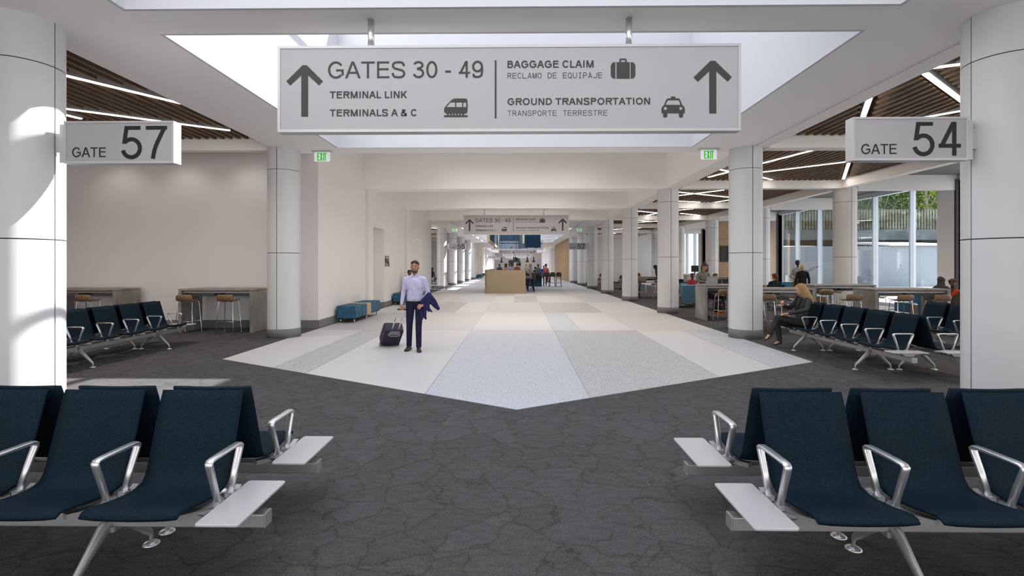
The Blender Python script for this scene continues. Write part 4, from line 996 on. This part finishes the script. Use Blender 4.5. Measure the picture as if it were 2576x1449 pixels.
m_ = MB(); m_.prism([(.32, 10.66), (.45, 10.0), (.455, 10.0), (.325, 10.66)], .35, 1.0, 'z', M.Translation(V((-.012, -.012, 0)))); m_.build('cream_inset', plain('cream', (.62, .58, .45)), t)
m_ = MB()
for k in range(26): m_.box(.47+k*.046, .50+k*.046, 9.95, 10.1, 0 if k % 2 else .04, 1.27)
m_.box(.47, 1.66, 10.1, 10.13, .03, 1.27); m_.build('patterned_screen', plain('deepblue', (.02, .055, .10)), t)
m_ = MB()
for x, y in ((-1.68, 1), (-1.68, 11), (1.5, 10.05), (.3, 12.0), (-1.4, 12)): m_.tube([(x, y, 1.27), (x, y, 1.27+3.0)], .012, 5)
m_.build('hanging_rod', BLACK, t)
pl = thing('pendant_lamp', 'x', 'pendant lamp', (0, 0, 0), 0)
m_ = MB(); m_.lathe([(.012, .34), (.035, .33), (.035, .16), (.04, .12)], 10); m_.build('lamp_neck', BLACK, pl)
m_ = MB(); m_.lathe([(.04, .13), (.10, .085), (.10, .07)], 12); m_.build('lamp_collar', plain('collar_blue', (.03, .12, .35)), pl)
m_ = MB(); m_.lathe([(.105, .075), (.105, 0), (.10, 0)], 12, cap=False); m_.lathe([(.10, .015), (.01, .015)], 12); m_.build('lamp_shade', plain('pend_grey', (.18, .17, .16), .4), pl)
m_ = MB(); m_.tube([(0, 0, .33), (0, 0, 5.57)], .006, 4); m_.build('cable', BLACK, pl)
PL = [(-1.14, 33.4, 1.76, 'pendant lamp standing alone at the wood frame side of the bar'), (-.30, 31.0, 1.78, 'nearest pendant lamp of the tight cluster over the bar'), (-.22, 32.3, 1.78, 'second pendant lamp of the tight cluster over the bar'), (-.16, 33.5, 1.78, 'third pendant lamp of the tight cluster over the bar'),
      (-.10, 34.8, 1.78, 'fourth pendant lamp of the tight cluster over the bar'), (-.03, 36.2, 1.78, 'fifth pendant lamp of the tight cluster over the bar'), (.06, 37.4, 1.78, 'last pendant lamp of the tight cluster over the bar'),
      (.56, 31.8, 1.78, 'pendant lamp above the grey veiled woman'), (.98, 32.4, 1.78, 'outermost pendant lamp on the golden wall side')]
for i, (x, y, z, lb) in enumerate(PL):
    if i == 0: pl.location = (x, y, z); pl['label'] = lb; pl['group'] = 'pendant lamps over the bar'
    else: dup(pl, (x, y, z), 0, lb)
# ------------------------------------------------------------ people
def blob(name, m_, material, parent, vox, it=4, fac=.5):
    o = m_.build(name, material, parent)
    r = o.modifiers.new('surface', 'REMESH'); r.mode = 'VOXEL'; r.voxel_size = vox; r.use_smooth_shade = True
    s = o.modifiers.new('soft', 'SMOOTH'); s.iterations = it; s.factor = fac
    return o
def skin(k): return plain('skin_'+k, {'tan': (.42, .20, .125), 'fair': (.55, .30, .20), 'brown': (.20, .085, .045), 'dark': (.085, .035, .02), 'warm': (.36, .17, .075), 'sil': (.03, .035, .045)}[k], .55, .3)  # sil tones put silhouette shade into the skin and clothes colour
def hand(b, wr, d, nrm, curl, S, side, thumb_out=1):
    """wr wrist, d direction of the hand, nrm back of hand normal, curl 0..1; side = direction of the thumb"""
    d = V(d).normalized(); nrm = V(nrm); nrm = (nrm-d*nrm.dot(d)).normalized(); s = d.cross(nrm)*side
    wr = V(wr); pm = wr+d*.045*S
    b.cap(wr, .022*S, wr+d*.03*S, .026*S)
    for q in (-.027, -.009, .009, .027): b.cap(wr+d*.02*S+s*q*.8*S, .014*S, wr+d*.088*S+s*q*S, .0125*S, 8)
    L = [.062, .074, .078, .070]
    for i, q in enumerate((-.030, -.0105, .0105, .030)):
        l = L[i]*S; p = wr+d*.09*S+s*q*1.05*S; a = curl*1.1
        d1 = d*cos(a)-nrm*sin(a); d2 = d*cos(a*2.1)-nrm*sin(a*2.1)
        m1 = p+d1*l*.5+s*q*.15*S; m2 = m1+d2*l*.5
        b.cap(p, .0092*S, m1, .0085*S, 8); b.cap(m1, .0085*S, m2, .007*S, 8)
    t0 = wr+d*.03*S+s*.025*S; t1 = t0+(d*.55+s*.75-nrm*.2).normalized()*.038*S; t2 = t1+(d*.85+s*.3-nrm*.4*curl*1.5).normalized()*.03*S
    b.cap(t0, .013*S, t1, .0105*S, 8); b.cap(t1, .0105*S, t2, .008*S, 8)
def person(name, label, loc, rz, S=1.0, pose='stand', lean=0, twist=0, arms=None, legs=None, head=(0, 0), sk='tan', top=(.5, .5, .5), topname='t', bot=(.1, .1, .1), hair='short', hcol=(.02, .015, .012),
           sleeve=1.0, vox=.014, face=False, shoe=(.02, .02, .02), group=None, skirt=False, beard=False, sw=1.0, seat_z=.45, heels=False, jacket=False, topn='shirt', botn='trousers', shift=(0, 0, 0)):
    t = thing(name, label, 'person', loc, R(rz), group)
    P = V((0, .0, .94*S)) if pose == 'stand' else V((0, .0, seat_z+.105*S))
    P = P+V(shift)
    U = M.Translation(P) @ M.Rotation(R(twist), 4, 'Z') @ M.Rotation(R(lean), 4, 'X') @ M.Translation(V((0, 0, -.94*S)))
    u = lambda x, y, z: U @ V((x*S, y*S, z*S))
    R3 = (M.Rotation(R(twist), 4, 'Z') @ M.Rotation(R(lean), 4, 'X')).to_3x3()
    nk = u(0, .01, 1.50); HR = (M.Rotation(R(twist+head[1]), 4, 'Z') @ M.Rotation(R(lean*.35+head[0]), 4, 'X')).to_3x3()
    hd = lambda x, y, z: nk+HR @ V((x*S, (y-.02)*S, (z+.135)*S))
    # arms: elbow, wrist, hand direction, back-of-hand normal, curl  (+x is the person's left)
    if arms is None: arms = {}
    dflt = lambda s: ((s*.235*S, .03*S, P.z+.20*S), (s*.245*S, -.06*S, P.z-.06*S), (0, -.15, -1), (s, 0, 0), .35) if pose == 'stand' else ((s*.24*S, -.02, P.z+.16*S), (s*.12*S, -.30*S, P.z+.05*S), (0, -1, -.1), (0, 0, 1), .25)
    LE = legs or {}
    dl = lambda s: ((s*.105*S, -.01, .50*S), (s*.105*S, .02, .085*S), (s*.12, -1, 0)) if pose == 'stand' else ((s*.10*S, P.y-.43*S, seat_z+.09*S), (s*.10*S, P.y-.42*S, .085*S), (s*.1, -1, 0))
    b = MB(); sh = MB(); pa = MB(); hm = MB()
    # head
    b.ell(hd(0, .012, .035), (.077*S, .094*S, .088*S), rot=HR, n=16, m=10); b.ell(hd(0, -.022, -.035), (.060*S, .068*S, .078*S), rot=HR, n=16, m=10)
    b.ell(hd(0, -.062, -.082), (.026*S, .022*S, .02*S), rot=HR)
    if face or vox < .012:
        b.cap(hd(0, -.085, .018), .009*S, hd(0, -.108, -.022), .0135*S, 8); b.cap(hd(-.012, -.098, -.027), .008*S, hd(.012, -.098, -.027), .008*S, 8)
        for s in (-1, 1): b.ell(hd(s*.079, .012, -.005), (.008*S, .018*S, .03*S), rot=HR)
    b.cap(u(0, .012, 1.44), .056*S, hd(0, .012, -.06), .050*S)
    b.ell(u(0, .0, 1.28), (.13*S*sw, .075*S, .17*S), rot=R3); b.ell(u(0, 0, 1.02), (.11*S, .07*S, .17*S), rot=R3)
    # torso cloth
    sh.ell(u(0, 0, 1.27), (.160*S*sw, .113*S, .21*S), rot=R3, n=16, m=10); sh.ell(u(0, .004, 1.13), (.151*S*sw, .108*S, .24*S), rot=R3, n=16, m=10); sh.ell(u(0, .006, 1.03), (.150*S*sw, .109*S, .17*S), rot=R3, n=16, m=10)
    for q in (-1, 1): sh.cap(u(q*.04, .012, 1.44), .052*S, u(q*.150*sw, .01, 1.398), .058*S)
    sh.cap(u(0, .012, 1.40), .085*S, u(0, .012, 1.475), .055*S)
    if jacket: sh.ell(u(0, .006, .95), (.172*S*sw, .130*S, .13*S), rot=R3, n=16, m=10)
    # pelvis
    pz = pa if not skirt else pa
    pz.ell(u(0, .008, .93), (.160*S*sw, .118*S, .11*S), rot=R3, n=16, m=10); pz.ell(P+V((0, .02*S, -.045*S)), (.155*S*sw, .115*S, .075*S), n=16, m=10)
    for s in (-1, 1):
        k = 'L' if s > 0 else 'R'
        el, wr, hdn, hn, cu = arms.get(k, dflt(s)); el = V(el); wr = V(wr); shd = u(s*.168*sw, .01, 1.39)
        b.cap(shd, .042*S, el, .034*S); b.cap(el, .034*S, wr, .023*S); hand(b, wr, hdn, hn, cu, S, s*(-1) if False else s)
        sh.cap(shd, .062*S, el, .049*S)
        if sleeve > 0: sh.cap(el, .049*S, el+(wr-el)*min(sleeve, .97), .037*S)
        kn, an, td = LE.get(k, dl(s)); kn = V(kn); an = V(an); td = V(td).normalized(); hip = P+V((s*.088*S, 0, -.03*S))
        b.cap(hip, .055*S, kn, .042*S); b.cap(kn, .042*S, an, .032*S)
        if heels: b.cap(an, .030*S, an+td*.09*S+V((0, 0, -.045*S)), .024*S)
        if not skirt:
            pa.cap(hip, .090*S, kn, .062*S); pa.cap(kn, .062*S, an+V((0, 0, .03*S if heels else .012*S)), .053*S)
        else: pa.cap(hip, .105*S, kn, .085*S); pa.cap(kn, .085*S, an+V((0, 0, .05)), .08*S)
        f = MB(); up = V((0, 0, 1)); fz = td.cross(up).normalized()
        if heels:
            hn_ = an-td*.035*S; f.cap(hn_+V((0, 0, -.02*S)), .024*S, an+td*.06*S+V((0, 0, -.062*S)), .022*S); f.cap(an+td*.06*S+V((0, 0, -.064*S)), .022*S, an+td*.135*S+V((0, 0, -.068*S)), .018*S)
            f.cap(hn_+V((0, 0, -.03*S)), .015*S, hn_+V((0, 0, -.08*S))-td*.005, .006*S, 8)
        else:
            zt = -an.z+.03*S if pose == 'stand' or an.z < .12 else -.055*S
            for q in (-.012, .012): f.cap(an-td*.045*S+fz*q*S+V((0, 0, zt+.002)), .034*S, an+td*.16*S+fz*q*1.3*S+V((0, 0, zt-.002)), .029*S)
            f.cap(an+V((0, 0, -.012)), .042*S, an+td*.10*S+V((0, 0, zt+.016*S)), .034*S)
        blob('shoe', f, plain('shoe%.2f' % shoe[0], shoe, .35, .5), t, max(.006, vox*.8), 2)
    bd = blob('body', b, skin(sk), t, vox, 3)
    blob(topn, sh, cloth(topname, top, .5 if topname == 'patterned' else .1, 26 if topname == 'patterned' else 9), t, vox, 8 if vox < .01 else 5); blob(botn, pa, cloth('b%.3f_%.3f' % (bot[0], bot[2]), bot, .2), t, vox, 5)
    # hair
    m_ = plain('hair%.3f%.3f' % (hcol[0], hcol[1]), hcol, .55, .35)
    if hair in ('short', 'bun', 'pony', 'long', 'curly', 'afro'):
        hm.ell(hd(0, .024, .050), (.083*S, .094*S, .083*S), rot=HR, n=16, m=10)
        hm.ell(hd(0, .045, .01), (.078*S, .07*S, .085*S), rot=HR, n=16, m=10)
        fy = -.030 if hair == 'long' else -.045; hm.cap(hd(-.045, fy, .088), .026*S, hd(.045, fy, .088), .026*S)
    if hair == 'bun': hm.ell(hd(0, .06, .15), (.042*S,)*3, rot=HR)
    if hair == 'pony':
        hm.cap(hd(0, .11, .05), .03*S, hd(0, .13, -.05), .05*S); hm.cap(hd(0, .13, -.05), .05*S, hd(0, .12, -.24), .03*S)
    if hair == 'long':
        for k in range(12):
            a = R(-65+k*26-12); x = .083*sin(a); y = .03+.075*cos(a)
            if y < -.02 and abs(x) < .06: continue
            j = .012*sin(k*2.3)
            hm.cap(hd(x*.9, y*.9, .05), .034*S, hd(x*1.12, y*1.1, -.08), .034*S, 8); hm.cap(hd(x*1.12, y*1.1, -.08), .034*S, hd(x*1.35+j, y*1.2+.015, -.20), .030*S, 8)
            hm.cap(hd(x*1.35+j, y*1.2+.015, -.20), .030*S, hd(x*1.2-j, y*1.15+.02, -.30-.03*sin(k*1.7)), .016*S, 8)
    if hair in ('curly', 'afro'):
        rr = random.Random(5)
        for k in range(60):
            a = rr.random()*6.28; z = rr.uniform(-.06 if hair == 'afro' else -.16, .13); r = .095 if z > -.05 else .085
            x, y = r*cos(a), .035+r*sin(a)
            if y < -.03 and z < .06: continue
            hm.ell(hd(x, y, z), (.042*S,)*3)
    if hair == 'hijab':
        hm.ell(hd(0, .03, .03), (.100*S, .108*S, .115*S), rot=HR, n=16, m=10); hm.cap(hd(0, .045, -.05), .09*S, u(0, .03, 1.40), .12*S); hm.cap(u(-.1, .0, 1.42), .085*S, u(.1, 0, 1.42), .085*S); hm.ell(u(0, -.02, 1.33), (.15*S, .12*S, .13*S), rot=R3)
    if hair == 'turban':
        hm.ell(hd(0, .035, .06), (.105*S, .10*S, .078*S), rot=HR, n=16, m=10); hm.cap(hd(-.07, -.03, .075), .035*S, hd(.07, -.03, .075), .035*S)
    if hair != 'bald': blob({'hijab': 'headscarf', 'turban': 'turban'}.get(hair, 'hair'), hm, m_ if hair not in ('hijab', 'turban') else cloth('scarf%.2f' % hcol[0], hcol, .25), t, max(.006, vox*.8), 3)
    if face:
        e = MB()
        for s in (-1, 1): e.ell(hd(s*.029, -.0835, .006), (.013*S, .006*S, .0065*S), rot=HR, n=10, m=6)
        e.build('eyes', plain('eye_white', (.6, .55, .5), .3), t)
        e = MB()
        for s in (-1, 1): e.ell(hd(s*.029, -.0892, .006), (.006*S, .003*S, .006*S), rot=HR, n=8, m=6)
        e.build('irises', plain('iris', (.03, .02, .015), .2), t)
        e = MB()
        for s in (-1, 1): e.tube([hd(s*.012, -.0915, .024), hd(s*.03, -.0895, .030), hd(s*.048, -.078, .024)], [.004*S, .0045*S, .002*S], 6)
        e.build('eyebrows', m_, t)
        e = MB(); e.tube([hd(-.024, -.081, -.053), hd(-.010, -.0895, -.050), hd(0, -.090, -.0515), hd(.010, -.0895, -.050), hd(.024, -.081, -.053)], [.002*S, .0055*S, .005*S, .0055*S, .002*S], 8)
        e.build('lips', plain('lips', (.42, .10, .08), .4), t)
    if beard:
        e = MB()
        for s in (-1, 1):
            e.cap(hd(s*.060, -.01, -.035), .012*S, hd(s*.046, -.045, -.085), .014*S); e.cap(hd(s*.046, -.045, -.085), .014*S, hd(0, -.070, -.104), .015*S); e.cap(hd(s*.030, -.077, -.056), .006*S, hd(s*.028, -.068, -.09), .012*S)
        e.cap(hd(-.024, -.086, -.040), .0055*S, hd(.024, -.086, -.040), .0055*S); e.ell(hd(0, -.078, -.078), (.014*S, .012*S, .012*S))
        blob('beard', e, plain('beard', (.05, .032, .026), .8), t, .004, 2)
    return t, u, hd, P
# walking man
S = .957
mx_, my_ = -1.925, 9.27
man, u, hd, P = person('person', 'man in a lilac shirt and navy trousers walking towards the camera with a suitcase', (mx_, my_, 0), 3, S, sk='tan', top=(.52, .49, .66), topname='lilac', bot=(.016, .017, .042), hair='short', hcol=(.022, .016, .014),
    arms={'R': ((-.215, .04, 1.10), (-.245, .0, .87), (.03, -.05, -1), (-.25, -1, 0), 1.15), 'L': ((.235, .05, 1.09), (.165, -.11, .87), (-.62, -.75, -.25), (.3, -.5, .8), .8)},
    legs={'R': ((-.105, .02, .47), (-.125, .10, .085), (-.18, -1, 0)), 'L': ((.075, -.05, .47), (.075, -.03, .085), (.22, -1, 0))},
    vox=.0075, face=True, beard=True, sleeve=.93, shoe=(.012, .012, .014), sw=1.05, head=(2, 0))
m_ = MB(); 
for k in range(20):
    a = 2*pi*k/20; a2 = 2*pi*(k+1)/20
    q = lambda a, dz: V((.157*S*1.05*cos(a), .004+.114*S*sin(a), P.z+.012+dz))
    m_.add([q(a, -.018), q(a2, -.018), q(a2, .018), q(a, .018), q(a, -.018)*1.0+V((.0, 0, 0)), ], [(0, 1, 2, 3)])
m_.box(-.022, .022, -.124, -.112, P.z-.008, P.z+.032); m_.build('belt', plain('belt', (.01, .01, .012), .4), man)
m_ = MB()
for s in (-1, 1): m_.prism([(s*.008, 0), (s*.06, .0), (s*.075, .045), (s*.045, .055)], -.004, .004, 'y', M.Translation(u(0, -.062, 1.455)) @ M.Rotation(R(-32), 4, 'X'))
bev(m_.build('collar', cloth('lilac', (.52, .49, .66)), man), .002, 1)
m_ = MB(); zs = [1.42, 1.35, 1.27, 1.19, 1.11, 1.03, .97]
m_.tube([u(0, -.095 if z > 1.4 else -.116+abs(z-1.25)*.03, z) for z in zs], .013, 6, flat=.35, up=(1, 0, 0)); m_.build('button_placket', cloth('placket', (.60, .57, .72)), man)
# his jacket over the left forearm
J = MB(); ox, oy = mx_, my_
def jp(x, y, z): return (ox+x, oy+y, z)
for a, r1, b_, r2 in [((.16, -.12, .93), .045, (.27, -.06, 1.06), .05), ((.27, -.06, 1.06), .05, (.37, -.06, .93), .05), ((.37, -.06, .93), .05, (.44, -.06, .80), .04), ((.20, -.1, .96), .05, (.33, -.05, .92), .055), ((.24, -.08, 1.0), .05, (.40, -.05, .83), .045),
                      ((.15, -.10, .93), .04, (.13, -.08, .72), .035), ((.13, -.08, .72), .035, (.15, -.08, .62), .03), ((.20, -.09, .90), .045, (.20, -.08, .66), .035), ((.25, -.08, .88), .045, (.27, -.07, .76), .03), ((.27, -.07, .80), .03, (.33, -.07, .735), .014), ((.20, -.08, .66), .03, (.215, -.08, .615), .025)]:
    J.cap(jp(*a), r1*.85, jp(*b_), r2*.85)
o = blob('suit_jacket', J, cloth('navyjacket', (.022, .022, .075), .3), None, .008, 4); tag(o, 'navy suit jacket draped over the forearm of the walking man', 'jacket')
# suitcase
ax = V((.365, -.56, .735)).normalized(); wd = V((.9, .43, 0)); wd = (wd-ax*wd.dot(ax)).normalized(); dp = ax.cross(wd).normalized()
Q = M.Identity(4)
for i in range(3): Q[i][0] = wd[i]; Q[i][1] = dp[i]; Q[i][2] = ax[i]
GP = V((-2.172, 9.292, .775)); GL = .985
wc = GP-ax*GL+dp*.085-wd*.0075; wc -= ax*((wc.z-.045)/ax.z); GL = (GP-wc).dot(ax)
Q = M.Translation(wc) @ Q
sc_ = bpy.data.objects.new('suitcase', None); COL.objects.link(sc_); sc_.matrix_world = Q; tag(sc_, 'dark wheeled suitcase tilted on two wheels, pulled by the walking man', 'suitcase')
def sp(mb_, nm, m__, bv=0):
    o = mb_.build(nm, m__, sc_)
    if bv: bev(o, bv, 3)
    return o
CASE = plain('case', (.035, .032, .052), .55)
m_ = MB(); m_.rbox(-.185, .185, -.11, .10, .03, .50, .05, axis='y'); sp(m_, 'case_body', CASE, .02)
m_ = MB()
for x in (-.055, .07): m_.tube([(x, -.085, .42), (x, -.085, .72)], .011, 8); m_.tube([(x, -.085, .70), (x, -.085, GL)], .008, 8)
sp(m_, 'telescopic_tubes', STEEL)
m_ = MB(); m_.tube([(-.075, -.085, GL), (.09, -.085, GL)], .014, 8); sp(m_, 'pull_grip', BLACK)
m_ = MB(); m_.tube([(-.10, -.115, .43), (-.10, -.125, .38), (-.06, -.13, .355), (.08, -.13, .355), (.115, -.125, .38), (.115, -.115, .43)], .012, 8); m_.box(-.09, .105, -.116, -.108, .37, .48); sp(m_, 'handle_recess', GREY)
for x in (-.16, .16):
    m_ = MB(); m_.lathe([(.04, -.013), (.04, .013)], 14, M.Translation(V((x, -.02, .01))) @ M.Rotation(R(90), 4, 'Y')); sp(m_, 'wheel', BLACK)
for x in (-.165, .165):
    m_ = MB(); m_.rbox(x-.028, x+.028, -.115, -.02, .0, .07, .012); sp(m_, 'corner_guard', GREY)

# seated woman in the grey suit, facing -x
woman, u, hd, P = person('person', 'blonde woman in a dark grey suit sitting cross legged and looking at a phone', (5.46, 9.73, 0), -84, .925, 'sit', lean=-4, sk='fair', top=(.045, .045, .048), topname='greysuit', bot=(.040, .040, .042), hair='long', hcol=(.32, .19, .075),
    arms={'R': ((-.20, -.10, .76), (-.06, -.33, .82), (.25, -.6, .55), (-.5, -.3, -.5), .9), 'L': ((.235, -.06, .76), (.11, -.33, .675), (-.25, -1, -.05), (0, 0, 1), .3)},
    legs={'L': ((.02, -.49, .60), (-.03, -.62, .27), (.1, -1, -.45)), 'R': ((-.09, -.44, .50), (-.07, -.40, .125), (0, -1, 0))},
    vox=.0075, face=True, heels=True, shoe=(.012, .011, .012), jacket=True, head=(20, -6), seat_z=.40, topn='suit_jacket', sw=.93)
m_ = MB()
for s in (-1, 1):
    a_, b_, c_, d_, e_ = u(s*.045, -.072, 1.475), u(s*.085, -.100, 1.40), u(s*.060, -.122, 1.31), u(s*.012, -.132, 1.14), u(s*.030, -.112, 1.36)
    m_.tube([a_, b_, c_, d_], [.010, .018, .016, .006], 6, flat=.4, up=(0, -1, .2))
m_.build('jacket_lapels', cloth('lapel', (.028, .028, .031)), woman)
t = thing('smartphone', 'black smartphone held up in the hand of the seated blonde woman', 'phone', (5.085, 9.745, .925), R(6))
m_ = MB(); m_.rbox(-.075, .075, -.036, .036, -.004, .004, .012); o = m_.build('phone_body', BLACK, t); o.rotation_euler = (0, R(52), 0)

PG = {}
def pr(label, loc, rz, **k): return person('person', label, loc, rz, **k)
pr('dark haired woman with a bun in a patterned grey top standing behind the laptop', (5.72, 15.55, 0), 12, S=.95, sk='warm', top=(.15, .14, .125), topname='patterned', bot=(.03, .03, .032), hair='bun', vox=.010, face=True, head=(22, 8), arms={'R': ((-.22, -.02, 1.12), (-.12, -.25, 1.08), (.5, -.8, -.1), (0, 0, 1), .3), 'L': ((.22, -.02, 1.12), (.14, -.25, 1.08), (-.5, -.8, -.1), (0, 0, 1), .3)})
pr('seated woman in red and pink clothes beside the light blue lounge chair', (6.92, 20.0, 0), 5, S=.90, pose='sit', sk='dark', top=(.36, .05, .06), topname='redpink', bot=(.30, .05, .06), hair='short', hcol=(.012, .01, .01), vox=.013, face=True, skirt=True)
lounge(6.92, 20.15, 0, LBLUE, 'light blue lounge chair on which the woman in red sits')
pr('dark clothed man sitting in the row of seats beyond the laptop table', (7.02, 17.93, 0), 0, S=.98, pose='sit', sk='warm', top=(.03, .033, .037), topname='darkshirt', bot=(.012, .014, .022), hair='short', vox=.012, face=True, seat_z=.40)
pr('tall man in a light grey sweater pointing out of the window, arm around a woman', (10.66, 19.25, 0), 165, S=1.02, sk='brown', top=(.36, .35, .35), topname='greysweater', bot=(.28, .17, .05), hair='short', hcol=(.03, .018, .012), vox=.012,
   arms={'R': ((-.42, -.12, 1.40), (-.66, -.20, 1.52), (-1, -.2, .4), (0, 0, 1), .15), 'L': ((.26, .06, 1.17), (-.02, .26, 1.05), (-1, .05, -.02), (0, 1, 0), .3)}, head=(0, -30))
pr('blonde short haired woman in a dark trouser suit standing with the pointing man', (10.665, 18.93, 0), 165, S=.935, sk='tan', top=(.018, .018, .02), topname='darksuit', bot=(.016, .016, .02), hair='short', hcol=(.50, .40, .22), vox=.012, head=(0, -45), jacket=True, topn='suit_jacket')
pr('woman with a long auburn ponytail sitting with her back to the walkway', (9.48, 18.62, 0), 170, S=.97, pose='sit', sk='tan', top=(.02, .04, .045), topname='darkteal', bot=(.02, .02, .03), hair='pony', hcol=(.13, .045, .018), vox=.012, seat_z=.40, head=(5, 35))
pr('woman veiled in dark grey sitting by the windows', (11.96, 14.3, 0), 130, S=.95, pose='sit', seat_z=.40, sk='brown', top=(.07, .06, .065), topname='veil', bot=(.05, .045, .05), hair='hijab', hcol=(.075, .062, .066), vox=.012, skirt=True)
pr('woman with a brown turban and a red and orange sash facing the camera', (11.25, 13.1, 0), -40, S=.93, pose='sit', seat_z=.38, sk='dark', top=(.075, .06, .05), topname='brownwrap', bot=(.34, .07, .02), hair='turban', hcol=(.10, .07, .05), vox=.010, face=True, skirt=True)
m_ = MB()
m_.tube([(.10, -.10, .98), (.04, -.125, .90), (-.06, -.125, .78), (-.14, -.10, .66)], [.045, .04, .04, .045], 8, flat=.35)
o = m_.build('sash', cloth('redsash', (.55, .06, .01), .4), [x for x in bpy.data.objects if x.get('label', '').startswith('woman with a brown turban')][0])
pr('person in dark clothes sitting on the bench behind the walking man', (-4.72, 21.6, 0), 55, S=1.0, pose='sit', sk='brown', top=(.06, .065, .05), topname='olive', bot=(.02, .02, .02), vox=.014, face=True, seat_z=.47, hair='short')
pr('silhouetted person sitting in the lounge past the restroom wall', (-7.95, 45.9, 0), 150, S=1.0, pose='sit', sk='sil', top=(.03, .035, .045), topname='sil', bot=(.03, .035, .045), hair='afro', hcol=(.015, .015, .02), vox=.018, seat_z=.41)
pr('person leaning forward at the far side of the table between distant columns', (6.0, 25.75, 0), 0, S=.97, pose='sit', lean=18, sk='brown', top=(.30, .10, .04), topname='rust', bot=(.16, .13, .12), vox=.014, face=True, seat_z=.62, hair='short', hcol=(.06, .03, .02), head=(10, 0))
dup(st, (6.0, 25.75, 0), 0, 'walnut bar stool under the leaning person with the rust top')
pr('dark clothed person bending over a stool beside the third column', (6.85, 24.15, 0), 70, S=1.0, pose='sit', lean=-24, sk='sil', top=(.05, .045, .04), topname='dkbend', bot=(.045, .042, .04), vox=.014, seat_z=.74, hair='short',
   legs={'L': ((.1, -.36, .70), (.1, -.30, .32), (.1, -1, 0)), 'R': ((-.1, -.38, .62), (-.1, -.42, .25), (.1, -1, 0))})
# bar guests
pr('man with a backpack standing behind the island bar', (-1.62, 42.5, 0), 172, S=.97, sk='brown', top=(.035, .055, .09), topname='bluetop', bot=(.02, .02, .03), vox=.016)
t = thing('backpack', 'dark backpack worn by the man behind the island bar', 'backpack', (-1.62, 42.27, 1.22)); m_ = MB(); m_.rbox(-.14, .14, -.09, .09, -.24, .22, .08, axis='y'); m_.build('bag', plain('bag2', (.045, .045, .05)), t)
pr('woman with long curly dark hair bending over the bar', (-1.15, 41.2, 0), 120, S=.98, lean=14, sk='warm', top=(.42, .14, .04), topname='orangetop', bot=(.02, .02, .03), hair='curly', hcol=(.03, .014, .008), vox=.016)
pr('man in a rust red shirt standing behind the bar', (-.12, 40.2, 0), 200, S=1.0, sk='brown', top=(.28, .07, .04), topname='rustred', bot=(.03, .03, .04), hair='short', hcol=(.05, .025, .02), vox=.016)
pr('woman with puffy black hair in a pale top beyond the tan panel', (.10, 41.0, 0), 100, S=1.0, sk='brown', top=(.42, .38, .50), topname='palelilac', bot=(.02, .03, .05), hair='afro', hcol=(.012, .012, .015), vox=.016)
g_hi = dict(pose='sit', vox=.014, seat_z=.78)
LG = {'L': ((.10, -.40, .84), (.10, -.36, .40), (.1, -1, 0)), 'R': ((-.10, -.40, .84), (-.10, -.36, .40), (.1, -1, 0))}
AR = {'L': ((.23, -.10, 1.10), (.08, -.30, 1.22), (-.3, -.6, .6), (0, -.5, -1), .5), 'R': ((-.23, -.10, 1.10), (-.08, -.30, 1.16), (.3, -.8, .2), (0, 0, 1), .4)}
pr('woman in a long light grey veil sitting on a bar chair', (.72, 30.6, 0), -88, S=.97, sk='tan', top=(.33, .31, .29), topname='greyveil', bot=(.30, .28, .265), hair='hijab', hcol=(.40, .38, .36), skirt=True, legs=LG, arms=AR, **g_hi)
pr('man in a grey green shirt sitting at the bend of the bar', (1.45, 36.95, 0), 170, S=.97, sk='brown', top=(.10, .14, .14), topname='greygreen', bot=(.02, .03, .045), hair='short', hcol=(.03, .02, .016), legs=LG, **g_hi)
pr('woman in a pink blouse sitting on the outer bar chairs', (2.02, 36.95, 0), 145, S=.99, sk='tan', top=(.50, .14, .14), topname='pinkblouse', bot=(.48, .13, .13), hair='short', hcol=(.035, .018, .012), legs=LG, **g_hi)
pr('person in a bright blue top at the far side of the bar', (2.0, 39.6, 0), 10, S=.93, sk='brown', top=(.03, .06, .45), topname='brightblue', bot=(.02, .02, .03), hair='bald', vox=.016, pose='sit', seat_z=.72)
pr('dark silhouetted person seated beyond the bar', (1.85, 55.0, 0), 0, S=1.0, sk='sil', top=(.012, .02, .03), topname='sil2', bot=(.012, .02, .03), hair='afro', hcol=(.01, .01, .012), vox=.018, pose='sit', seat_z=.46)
lounge(1.85, 55.2, 0, TEAL, 'teal lounge chair under the silhouetted person beyond the bar', 1.2)
for i, (x, y, c, nm, lb) in enumerate([(-1.05, 62, (.18, .24, .36), 'bl', 'distant walker in a blue dress'), (-.75, 70, (.30, .28, .27), 'gr', 'distant walker in a pale grey coat'), (-.25, 66, (.55, .34, .30), 'pk', 'distant walker in pale pink'), (.1, 72, (.34, .30, .42), 'lc', 'distant walker in a lilac top'), (1.0, 66, (.40, .38, .30), 'be', 'distant walker in beige behind the bar guests')]):
    pr(lb, (x, y, 0), 180 if i % 2 else 0, S=.97, sk='tan', top=c, topname=nm, bot=tuple(v*.6 for v in c), hair='short', vox=.02)
